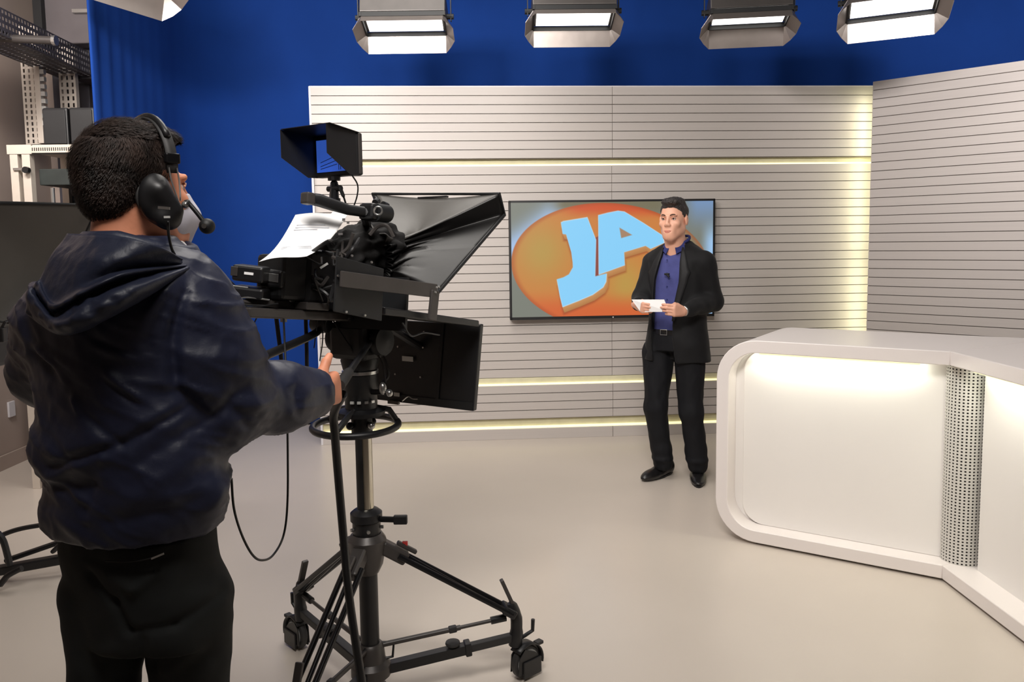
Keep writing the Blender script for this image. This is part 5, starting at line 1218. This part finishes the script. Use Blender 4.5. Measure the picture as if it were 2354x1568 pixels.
# open jacket
JT = [(0.775, 0, -.005, .212, .135), (.90, 0, -.003, .198, .135), (1.02, 0, 0, .180, .126), (1.15, 0, 0, .176, .124), (1.30, 0, .0, .190, .128), (1.40, 0, .008, .198, .118), (1.455, 0, .015, .165, .098), (1.495, 0, .022, .098, .078), (1.515, 0, .025, .07, .07)]
F = Field((-.36, -.45, .74), (.36, .32, 1.56), 0.006); F.stack(JT, k=.02, e=2.2)
F.chain([shL + (0, 0, .004), elL, wrL], [.066, .060, .040], .03).chain([shR + (0, 0, .004), elR, wrR + (0, 0, 0)], [.066, .058, .040], .03)
zz_ = [.74, .95, 1.0, 1.12, 1.28, 1.42, 1.50]; aa_ = [-.105, -.125, -.125, -.12, -.10, -.062, -.058]; bb_ = [.055, .02, .018, .03, .065, .062, .058]
def jcut(X, Y, Z):
    a = np.interp(Z, zz_, aa_); b = np.interp(Z, zz_, bb_)
    return np.maximum(np.minimum(np.minimum(X - a, b - X), (-.035 - Y)), -1.0)
def keep(X, Y, Z):
    op = jcut(X, Y, Z)                                # positive inside the opening
    armzone = ((np.abs(X) > .0) & (Y < -.155))        # forearms crossing in front stay
    d = np.where(armzone, -1.0, op)
    return np.maximum(d, Z - 1.50 - .2 * Y)
F.cut(keep, .004)
cf = np.array(wrL); df = (elL - wrL); df /= np.linalg.norm(df); dfR = (elR - wrR); dfR /= np.linalg.norm(dfR)
def cuffs(X, Y, Z):
    r = -np.ones_like(X)
    for w_, d_ in ((wrL, df), (wrR, dfR)):
        t = (X - w_[0]) * d_[0] + (Y - w_[1]) * d_[1] + (Z - w_[2]) * d_[2]; rad = np.sqrt((X - w_[0]) ** 2 + (Y - w_[1]) ** 2 + (Z - w_[2]) ** 2)
        r = np.maximum(r, np.where(rad < .08, -(t - .012), -1))
    return r
F.cut(cuffs, .004)
mesh_obj('jacket', [surf(F, BP)], M_SUIT, pres, disp=folds(.006, 11, 11, 8))
# lapels follow the front of the jacket
def jy(x, z):
    a = np.array(JT); rx = np.interp(z, a[:, 0], a[:, 3]); ry = np.interp(z, a[:, 0], a[:, 4]); cy = np.interp(z, a[:, 0], a[:, 2])
    return cy - ry * max(0.05, 1 - min(.98, abs(x / rx)) ** 2.2) ** (1 / 2.2) - .007
for q, tab in ((-1, aa_), (1, bb_)):
    vs = []; zs = np.linspace(1.475, 1.03, 16)
    for k, z in enumerate(zs):
        e = float(np.interp(z, zz_, tab)); wd = .010 + .055 * math.sin(min(1, k / 6) * 1.57) * (1 - k / 15.5) ** .6
        if k == 5: wd += .012
        for j in range(4): x = e + q * wd * j / 3; vs.append(Vector(BP.w((x, jy(x, z), z))))
    MB().add(vs, [(k * 4 + j, k * 4 + j + 1, k * 4 + j + 5, k * 4 + j + 4) for k in range(15) for j in range(3)]).build('lapel', M_LAPEL, pres, solid=.005, smooth=2)
# trousers, belt, shoes
F = Field((-.30, -.32, .06), (.30, .28, 1.0), 0.006)
F.stack([(.84, 0, 0, .185, .118), (.90, 0, 0, .180, .118), (.965, 0, 0, .166, .114)], k=.03)
for h_, k_, a_ in ((hR, kR, aR), (hL, kL, aL)):
    m2 = k_ + (a_ - k_) * .75; F.chain([h_, k_, m2, a_ + (0, 0, -.005)], [.100, .072, .062, .064], .03); F.ell(a_ + np.array((0, -.012, .03)), (.068, .072, .028), .02)
mesh_obj('trousers', [surf(F, BP)], M_SUITT, pres, disp=folds(.006, 16, 16, 7))
ring_pts = [(.165 * math.cos(a), .114 * math.sin(a), .957) for a in [2 * math.pi * k / 40 for k in range(40)]]
vs = []; 
for x, y, z in ring_pts: vs += [Vector(BP.w((x * 1.01, y * 1.01, z - .015))), Vector(BP.w((x * 1.01, y * 1.01, z + .015)))]
MB().add(vs, [(2 * k, 2 * ((k + 1) % 40), 2 * ((k + 1) % 40) + 1, 2 * k + 1) for k in range(40)]).build('belt', M_LEATHER, pres, solid=.006)
bk_p = [(-.058, -.120, .942), (-.015, -.123, .942), (-.015, -.123, .974), (-.058, -.120, .974)]
MB().tube([Vector(BP.w(p)) for p in bk_p], .0028, 6, closed=True).build('belt_buckle', M_SILVER, pres, label='silver buckle frame')
MB().box(Vector(BP.w((-.012, -.132, 1.315))), (.03, .018, .012), Matrix(BP.R.tolist())).build('clip_microphone', M_BLACK, pres, bevel=.003, label='tiny black clip microphone')
MB().cyl(Vector(BP.w((-.012, -.135, 1.312))), Vector(BP.w((.006, -.138, 1.300))), .006, n=10).build('clip_microphone', M_BLACK, pres)
for k in range(5): MB().cyl(Vector(BP.w((-.018, -.114, 1.40 - k * .08))), Vector(BP.w((-.018, -.122, 1.40 - k * .08))), .004, n=10).build('button', M_COLLAR, pres)
def shoe(heel, toe, w=.048):
    heel, toe = np.array(heel), np.array(toe); f = toe - heel; f[2] = 0; L = np.linalg.norm(f); f /= L; Bs = Body(Vector(heel), f)
    F = Field((-.09, -L - .05, -.01), (.09, .09, .16), .004)
    F.rc((0, .0, .035), (0, -L * .45, .035), .036, .040, .02).ell((0, -L * .62, .030), (w, .11, .034), .02).ell((0, -L * .80, .022), (w * .85, .085, .024), .02).rc((0, .0, .06), (0, -.03, .10), .040, .042, .02)
    F.cut(lambda X, Y, Z: .004 - Z, .004); V, Q = surf(F, Bs, 1); o = mesh_obj('shoe', [(V, Q)], M_LEATHER, pres)
    vs = []
    for k in range(24):
        a = 2 * math.pi * k / 24; x = w * .95 * math.cos(a); y = -L * .42 + (L * .60) * math.sin(a)
        vs += [Vector(Bs.w((x * (1.0 if y < -L * .3 else .86), y, 0.0005))), Vector(Bs.w((x * (1.0 if y < -L * .3 else .86), y, .012)))]
    MB().add(vs, [(2 * k, 2 * ((k + 1) % 24), 2 * ((k + 1) % 24) + 1, 2 * k + 1) for k in range(24)] + [tuple(2 * k + 1 for k in range(24)), tuple(2 * k for k in range(24))[::-1]]).build('sole', M_MATTE, o)
    for k in range(4):
        y = -L * (.36 + .07 * k); MB().tube([Vector(Bs.w((-.018, y, .074 - .006 * k))), Vector(Bs.w((.018, y - .008, .074 - .006 * k)))], .0025, 6).build('lace', M_MATTE, o)
shoe(G(1536, 1088), G(1484, 1106)); shoe(G(1602, 1080), G(1606, 1122), .052)
# the card and the watch
cp = [P(1452, 689, 4.80), P(1527, 689, 4.68)]
o = MB().hull4([cp[0], cp[1], P(1538, 717, 4.655), P(1472, 717, 4.775)], .0012, (0, 1, 1)).build('cue_card', M_PAPER, None); tag(o, 'white cue card held in both hands of the man in the suit', 'card')
wc = Vector(BP.w(wrL + df * .014)); dw = Vector(BP.R @ df)
MB().lathe([(.029, -.010), (.031, -.008), (.031, .008), (.029, .010)], wc, dw, 20).build('wristwatch', M_SILVER, pres, smooth=True, label='silver wristwatch')

# ------------------------------------------------------------------ the camera operator, seen from behind
oc = P(318, 1300, 1.64); OF = Vector((0.44, 0.90, 0)); BO = Body((oc.x, oc.y, 0), OF)
op = thing('person', 'camera operator seen from behind in a navy hooded jacket gripping the pan bar', 'person', (oc.x, oc.y, 0))
hco = np.array(P(312, 431, 1.64)); BHo = Body(hco, (0.63, 0.776, 0)); HSo = 1.0
bp = []
Fh = head_field(HSo, .0032, .060); bp.append(surf(Fh, BHo, 1))
def ol(px, py, Y): return BO.loc(px, py, Y)
rows = [(1198, 310, 204), (1165, 312, 213), (1100, 316, 222), (1000, 300, 214), (900, 284, 206), (800, 278, 202), (720, 276, 200), (650, 290, 178), (600, 305, 125), (568, 315, 84), (552, 322, 66)]
OT = []
for y, c, hw in rows:
    p = ol(c, y, 1.60); hwm = hw * 1.60 / 1850; ry = min(.15, hwm * .74) if y > 610 else hwm * .85
    rx = math.sqrt(max(1e-4, hwm ** 2 - (ry * .44) ** 2)) / .90
    OT.append((p[2], p[0], p[1] - .0, rx, ry))
oshR, oelR, owrR = ol(440, 738, 1.60), ol(518, 925, 1.62), ol(744, 905, 1.87)
oshL, oelL, owrL = ol(128, 752, 1.66), ol(112, 850, 1.74), ol(330, 860, 2.02)
ohL, ohR = ol(245, 1370, 1.64), ol(428, 1370, 1.60)
okL, oaL = ol(228, 1720, 1.60), ol(225, 2180, 1.64); okR, oaR = ol(440, 1740, 1.64), ol(440, 2200, 1.70)
F = Field((-.45, -.6, .05), (.45, .3, 1.60), .012)
F.stack(OT, off=-.03).chain([ohL, okL, oaL], [.07, .05, .04]).chain([ohR, okR, oaR], [.07, .05, .04]).chain([oshL, oelL, owrL], [.05, .04, .028]).chain([oshR, oelR, owrR], [.05, .04, .027])
bp.append(surf(F, BO, 1))
gf = Vector(P(788, 882, 2.03)) - Vector(BO.w(owrR))
FH = hand_field(BO.w(owrR), gf, (-.10, 0.0, 1), (-1, .4, -.2), [(62, 85, 50), (66, 88, 50), (70, 90, 50), (74, 90, 50)], [(.034, .044, .008), (.052, .066, .002), (.070, .078, -.002)], h=.0025, sc=1.04)
V, Q = FH.mesh(); bp.append((relax(V, Q, 2), Q))
FH = hand_field(BO.w(owrL), (0.5, .8, 0), (0, 0, 1), (1, -.3, 0), [(62, 80, 50)] * 4, [(.036, .04, .012), (.06, .045, .02), (.08, .03, .03)], h=.004)
V, Q = FH.mesh(); bp.append((relax(V, Q, 1), Q))
mesh_obj('body', bp, M_SKIN2, op)
eyes_etc(BHo, hco, op, BHo.R, HSo, .007)
# hair with short strands
F = Field((-.12, -.14, -.14), (.12, .16, .18), .003)
F.ell((0, .022, .036), (.081, .097, .093), .01).ell((0, -.02, .100), (.060, .07, .024), .03).ell((0, .056, -.02), (.064, .050, .055), .03)
ysx2 = [-.14, -.088, -.07, -.045, -.030, -.012, .0, .022, .036, .06, .14]; zsx2 = [.074, .070, .052, .040, -.02, -.03, .01, .0, -.066, -.078, -.086]
F.cut(lambda X, Y, Z: (np.interp(Y, ysx2, zsx2) - Z) * .9, .006)
V, Q = F.mesh(); V = relax(V, Q, 2) * HSo; V = BHo.w(V)
LATV = lambda p: np.array([vnoise((p * 30 + o_)[None])[0] for o_ in (0, 9, 17)])
ho = mesh_obj('hair', [(V, Q)], M_HAIR, op, disp=lambda v, n: .0010 * vnoise(v * np.array([150, 150, 60])) + .0030 * vnoise(v * 36))
N_ = normals(V, Q); sel = rng.choice(len(V), 15000); vs = []; fs = []
for c, k in enumerate(sel):
    p = V[k]; n = N_[k]; up = p[2] - hco[2]
    g = np.array((-.35, -.25, -1.0)) if up < .09 else np.array((.8, .5, -.25)); g = g + .5 * LATV(p); g = g - n * g.dot(n); d = g / max(np.linalg.norm(g), .2) + n * .20 + rng.normal(0, .12, 3); d /= np.linalg.norm(d); L = (.010 if up < .04 else .016) * rng.uniform(.7, 1.3)
    s_v = np.cross(d, n); s_v /= max(np.linalg.norm(s_v), 1e-6); w_ = .0007
    b0 = p + n * .001; m0 = b0 + d * L * .55 + n * .002; t0 = b0 + d * L
    vs += [b0 - s_v * w_, b0 + s_v * w_, m0 + s_v * w_ * .8, m0 - s_v * w_ * .8, t0]; fs += [(5 * c, 5 * c + 1, 5 * c + 2, 5 * c + 3), (5 * c + 3, 5 * c + 2, 5 * c + 4)]
MB().add(vs, fs).build('hair_strands', M_HAIR, ho, kind='stuff')
# jacket with its folds
F = Field((-.46, -.62, .80), (.46, .34, 1.62), .0055)
F.stack(OT, k=.03, e=2.1)
F.chain([oshR, oshR + (oelR - oshR) * .5, oelR], [.088, .090, .076], .07).chain([oelR, (oelR + owrR) / 2, owrR], [.076, .068, .053], .04)
F.chain([oshL, oelL], [.078, .070], .07).chain([oelL, owrL], [.07, .05], .04)
F.rc(ol(430, 690, 1.60), ol(350, 625, 1.59), .065, .055, .07); F.rc(ol(150, 720, 1.62), ol(250, 625, 1.59), .055, .055, .07)
for a, b, r in (((112, 1030), (160, 1045), .022), ((125, 1190), (200, 1205), .018), ((430, 1165), (480, 1140), .018)):
    F.rc(ol(*a, 1.55), ol(*b, 1.52), r, r, .05)
dc = (oelR - owrR); dc /= np.linalg.norm(dc)
def jk(X, Y, Z):
    zn = ol(320, 545, 1.6)[2]; hem = .0
    r = Z - zn - .25 * np.clip(Y, -.2, .2) * 0
    t = (X - owrR[0]) * dc[0] + (Y - owrR[1]) * dc[1] + (Z - owrR[2]) * dc[2]; rad = np.sqrt((X - owrR[0]) ** 2 + (Y - owrR[1]) ** 2 + (Z - owrR[2]) ** 2)
    return np.maximum(r, np.where(rad < .13, .022 - t, -1))
F.cut(jk, .004)
CR = [((440, 928), (319, 1002), -.010, .010), ((319, 1002), (191, 1046), -.012, .010), ((191, 1046), (120, 1074), -.010, .010), ((470, 905), (330, 985), .008, .02), ((300, 985), (150, 1030), .010, .03),
      ((233, 772), (330, 808), -.005, .007), ((240, 785), (350, 825), .005, .008), ((271, 849), (351, 909), .006, .008), ((265, 862), (340, 918), -.005, .007),
      ((73, 798), (124, 833), .008, .009), ((124, 833), (180, 880), .006, .009), ((70, 815), (130, 860), -.007, .010), ((223, 944), (309, 1002), -.007, .008), ((190, 900), (205, 940), .006, .007),
      ((411, 629), (360, 715), .008, .009), ((424, 664), (405, 778), -.012, .010), ((405, 778), (414, 887), -.014, .012), ((414, 887), (470, 960), -.012, .014), ((395, 690), (350, 790), -.004, .01),
      ((350, 770), (390, 782), -.003, .004), ((348, 785), (390, 797), -.003, .004), ((350, 800), (392, 810), -.003, .004), ((110, 1090), (260, 1040), .007, .014), ((100, 1120), (250, 1100), -.007, .016),
      ((250, 1060), (220, 1180), -.005, .014), ((330, 1060), (480, 960), -.006, .012), ((300, 1150), (470, 1030), .005, .018), ((130, 1180), (220, 1215), .006, .016), ((230, 1190), (480, 1140), -.005, .014),
      ((560, 900), (600, 985), -.006, .010), ((600, 890), (620, 960), .006, .010), ((655, 890), (662, 960), -.006, .008), ((700, 905), (725, 965), .005, .010), ((530, 940), (580, 880), -.007, .012), ((640, 880), (690, 940), .004, .012)]
def jdisp(v, n):
    dg = v[:, 2] + .45 * v[:, 0]; q3 = np.stack([v[:, 0] * 7, v[:, 1] * 7, dg * 22], 1); rdg = 1 - np.abs(vnoise(q3 + 3)); rd2 = 1 - np.abs(vnoise(q3 * np.array([2.2, 2.2, 2.0]) + 11))
    d = .004 * vnoise(v * 8 + 3) + .0065 * rdg ** 3 + .0030 * rd2 ** 3 + .0010 * vnoise(v * 60)
    face = np.clip(-n[:, 1] * 1.6, 0, 1)
    for a, b, dep, wd in CR:
        A, B = np.array(P(*a, 1.5))[[0, 2]], np.array(P(*b, 1.5))[[0, 2]]
        # the folds lie on the back, so they are measured in its own plane
        q = np.stack([v[:, 0] * 1.5 / v[:, 1], CAMZ + (v[:, 2] - CAMZ) * 1.5 / v[:, 1]], 1) if False else v[:, [0, 2]]
        Yc = 1.50 if a[0] < 480 else 1.62
        A = np.array(P(*a, Yc))[[0, 2]]; B = np.array(P(*b, Yc))[[0, 2]]
        ba = B - A; h = np.clip(((q - A) @ ba) / (ba @ ba), 0, 1); r = np.linalg.norm(q - A - h[:, None] * ba, axis=1)
        d = d + dep * np.exp(-(r / wd) ** 2) * (1 - .6 * np.abs(2 * h - 1) ** 3) * face
    return d
jo = mesh_obj('jacket', [surf(F, BO)], M_NAVY, op, disp=jdisp)
# hood lying on the back
HRX = [[(158, 538), (225, 541), (300, 548), (380, 573), (430, 603)], [(122, 588), (178, 603), (245, 598), (325, 592), (432, 606)],
       [(98, 637), (128, 686), (195, 655), (288, 619), (432, 608)], [(86, 650), (119, 704), (196, 670), (294, 628), (433, 610)],
       [(76, 661), (121, 720), (194, 686), (298, 641), (434, 612)], [(64, 672), (121, 742), (190, 722), (306, 664), (435, 615)],
       [(62, 716), (124, 764), (196, 756), (310, 696), (436, 620)], [(80, 722), (132, 768), (206, 750), (318, 692), (437, 626)]]
HCY = [1.50, 1.425, 1.40, 1.43, 1.55]; HRY = [.045, .012, .005, -.018, .004, -.035, -.012, .07]
HR = [[(x, y, HCY[i] + HRY[r] * (1.0 if i < 4 else .4)) for i, (x, y) in enumerate(row)] for r, row in enumerate(HRX)]
rws = [spline([P(*q) for q in r], 16) for r in HR]; colsn = len(rws[0])
cols = [spline([rws[j][i] for j in range(len(rws))], 10) for i in range(colsn)]; m_r = len(cols[0])
vs = [cols[i][j] for j in range(m_r) for i in range(colsn)]
Vh = np.array([tuple(v) for v in vs]); rowi = np.repeat(np.arange(m_r), colsn) / m_r
Vh += (np.array([[0, -1, .1]]) * (.0050 * vnoise(Vh * np.array([75, 40, 95])) * np.clip((rowi - .28) * 5, 0, 1) + .006 * vnoise(Vh * np.array([14, 14, 26])) + .002 * vnoise(Vh * 60))[:, None])
fs = [(j * colsn + i, j * colsn + i + 1, (j + 1) * colsn + i + 1, (j + 1) * colsn + i) for j in range(m_r - 1) for i in range(colsn - 1)]
MB().add(Vh.tolist(), fs).build('jacket_hood', M_NAVYD, jo, smooth=2, solid=.003)
# collar of the jacket and the shirt under it
cen = BO.w(ol(322, 556, 1.62)); ring_ = []
for k in range(36):
    a = 2 * math.pi * k / 36; ring_.append(Vector((cen[0] + .098 * math.cos(a), cen[1] + .088 * math.sin(a), cen[2] + .006 - .030 * math.cos(a) * (math.cos(a) > 0) )))
MB().tube(ring_, .016, 8, closed=True).build('jacket_collar', M_NAVYD, jo, smooth=2)
# trousers
F = Field((-.36, -.34, .04), (.36, .34, 1.0), .007)
PT = []
for y, c, hw in ((1200, 318, 186), (1250, 322, 190), (1330, 340, 188), (1420, 355, 186), (1448, 352, 178)):
    p = ol(c, y, 1.62); hwm = hw * 1.62 / 1850; PT.append((p[2], p[0], p[1], hwm * 1.02, hwm * .74))
F.stack(PT, k=.04, e=2.3)
F.chain([ohL, ol(246, 1500, 1.62), okL, oaL], [.092, .074, .070, .062], .012).chain([ohR, ol(436, 1500, 1.62), okR, oaR], [.094, .080, .074, .064], .012)
PCR = [((195, 1330), (262, 1385), -.008, .010), ((262, 1385), (295, 1450), -.008, .010), ((295, 1450), (400, 1440), -.006, .008), ((400, 1440), (480, 1405), -.005, .010), ((250, 1320), (310, 1350), .005, .014), ((310, 1350), (360, 1320), .005, .010), ((190, 1290), (300, 1300), -.003, .004), ((480, 1200), (505, 1300), .006, .014), ((470, 1300), (485, 1400), -.006, .010), ((180, 1540), (260, 1500), .007, .016), ((320, 1568), (330, 1470), -.008, .012), ((355, 1568), (430, 1520), .006, .016)]
def pdisp(v, n):
    d = .006 * vnoise(v * np.array([10, 10, 8]) + 5) + .002 * vnoise(v * 30); face = np.clip(-n[:, 1] * 1.6, 0, 1)
    for a, b, dep, wd in PCR:
        A = np.array(P(*a, 1.49))[[0, 2]]; B = np.array(P(*b, 1.49))[[0, 2]]; ba = B - A; q = v[:, [0, 2]]
        h = np.clip(((q - A) @ ba) / (ba @ ba), 0, 1); r = np.linalg.norm(q - A - h[:, None] * ba, axis=1); d = d + dep * np.exp(-(r / wd) ** 2) * face
    return d
to = mesh_obj('trousers', [surf(F, BO)], M_PANT, op, disp=pdisp)
MB().tube(spline([P(242, 1290, 1.475), P(300, 1291, 1.470), P(345, 1284, 1.470), P(372, 1275, 1.475)], 6), .0016, 6).build('pocket_seam', M_MATTE, to)
MB().hull4([P(347, 1283, 1.466), P(376, 1271, 1.468), P(377, 1275, 1.468), P(348, 1287, 1.466)], .001, (0, 1, 0)).build('pocket_tab', M_SILVER, to, label='tiny grey tab on the back pocket')
for a_, k_ in ((oaL, okL), (oaR, okR)):
    h_ = BO.w(a_); f_ = np.array((OF.x, OF.y, 0)) / 1.0; h_[2] = 0
    heel = h_ - f_ * .05; toe = h_ + f_ * .20; Bs = Body(Vector(heel), f_); F = Field((-.09, -.32, -.01), (.09, .09, .16), .006)
    F.rc((0, 0, .04), (0, -.12, .04), .04, .042, .02).ell((0, -.17, .034), (.05, .10, .036), .02).rc((0, -.02, .06), (0, -.04, .11), .045, .05, .02); F.cut(lambda X, Y, Z: .002 - Z, .004)
    mesh_obj('shoe', [surf(F, Bs, 1)], M_LEATHER, op)
# face mask
F = Field((-.09, -.16, -.15), (.09, .0, .03), .003)
F.ell((0, -.056, -.058), (.060, .058, .058), .01).rc((0, -.098, -.01), (0, -.118, -.055), .012, .012, .03).rc((0, -.118, -.055), (0, -.100, -.105), .010, .012, .03)
F.cut(lambda X, Y, Z: np.maximum(Y + .035, np.maximum(Z + .004 + .3 * (Y + .12), -.125 - Z)), .004)
V, Q = F.mesh(); V = relax(V, Q, 1) * HSo; mo_ = mesh_obj('face_mask', [(BHo.w(V), Q)], M_MASK, op, label='white face mask')
def hw_(x, y, z): return Vector(BHo.w(np.array((x, y, z)) * HSo))
for z0, z1 in ((-.03, .0), (-.09, -.03)):
    MB().tube([hw_(-.05, -.05, z0), hw_(-.074, -.02, (z0 + z1) / 2), hw_(-.082, .01, z1)], .0014, 5).build('ear_loop', M_PAPER, mo_)
MB().tube([Vector((cen[0] + .082 * math.cos(a), cen[1] + .074 * math.sin(a), cen[2] + .014 - .024 * math.cos(a))) for a in [math.radians(-60 + 110 * k / 16) for k in range(17)]], .006, 6).build('undershirt_collar', M_PAPER, op)

# ------------------------------------------------------------------ the operator's headset
hs = thing('headset', 'black two-ear intercom headset with boom microphone worn by the operator', 'headset', hw_(-.1, 0, 0))
ec = hw_(-.098, -.004, -.030); ea = (hw_(-.2, -.004, -.030) - ec).normalized()
def cupf(c, sgn):
    F = Field((-.09 if sgn < 0 else .05, -.07, -.10), (-.05 if sgn < 0 else .14, .06, .06), .003)
    return F
F = Field((-.15, -.08, -.12), (-.06, .07, .07), .003)
F.ell((-.088, .004, -.026), (.020, .035, .049), .01).rc((-.104, .004, -.012), (-.112, -.022, -.048), .016, .014, .02).ell((-.104, -.010, -.066), (.016, .026, .022), .015)
V, Q = F.mesh(); V = relax(V, Q, 1) * HSo; mesh_obj('ear_cup', [(BHo.w(V), Q)], M_BLACK, hs)
F = Field((.06, -.08, -.12), (.15, .07, .07), .004); F.ell((.090, .0, -.026), (.022, .042, .056), .01)
V, Q = F.mesh(); mesh_obj('ear_cup', [(BHo.w(relax(V, Q, 1) * HSo), Q)], M_BLACK, hs)
MB().lathe([(.026, -.006), (.037, -.004), (.039, .004), (.034, .010)], hw_(-.078, .002, -.026), ea, 24).build('ear_pad', M_DGREY, hs, smooth=True)
band = []
for k in range(25):
    a = math.radians(-8 + 196 * k / 24); band.append(hw_(-.099 * math.cos(a), -.026 + .0 * k, .038 + .101 * math.sin(a)))
vs = []
fwdv = Vector(BHo.R @ np.array((0, -1.0, 0)))
for p in band: vs += [p - fwdv * .011, p + fwdv * .011]
MB().add(vs, [(2 * k, 2 * k + 2, 2 * k + 3, 2 * k + 1) for k in range(24)]).build('headband', M_DGREY, hs, solid=.005, smooth=2)
MB().tube([band[k] + (band[k] - hw_(0, -.026, .04)).normalized() * .004 for k in range(5, 20)], .007, 8).build('headband_pad', M_BLACK, hs, smooth=2)
for dx in (-.008, .008):
    MB().tube(spline([hw_(-.098, -.026 + dx, .045), hw_(-.104, -.028 + dx, .01), hw_(-.112, -.030 + dx * .3, -.030)], 6), .0017, 6).build('fork_wire', M_SILVER, hs, smooth=2)
MB().box(hw_(-.100, -.026, .052), (.012, .03, .02), Matrix(BHo.R.tolist())).build('band_slider', M_BLACKM, hs, bevel=.003)
pv = hw_(-.116, -.040, -.038)
MB().sph(pv, .0075, 12, 8).build('boom_pivot', M_SILVER, hs, smooth=2)
mic = P(476, 520, 1.60)
MB().tube(spline([pv, P(432, 466, 1.60), P(455, 492, 1.60), mic], 6), [.0075] * 3 + [.006] * 4 + [.0045] * 12, 8).build('microphone_boom', M_BLACK, hs, smooth=2)
MB().sph(mic, .0155, 16, 12).build('microphone', M_MATTE, hs, smooth=2, label='round black foam microphone')
MB().cyl(mic - Vector((0, .0145, 0)), mic - Vector((0, .0165, 0)), .005, n=10).build('microphone_port', M_GREYM, hs)
MB().box(P(377, 478, 1.52) , (.022, .003, .005), Matrix.Rotation(.1, 3, 'Y')).build('cup_marking', M_SILVER, hs)
MB().box(P(384, 499, 1.52), (.011, .003, .004)).build('cup_marking', M_LABEL, hs)
MB().tube(spline([P(386, 508, 1.53), P(388, 540, 1.53), P(396, 575, 1.54), P(412, 600, 1.55)], 6), .0028, 6).build('headset_lead', M_CABLE, hs, smooth=2)
print('faces', sum(len(o.data.polygons) for o in bpy.data.objects if o.type == 'MESH'))
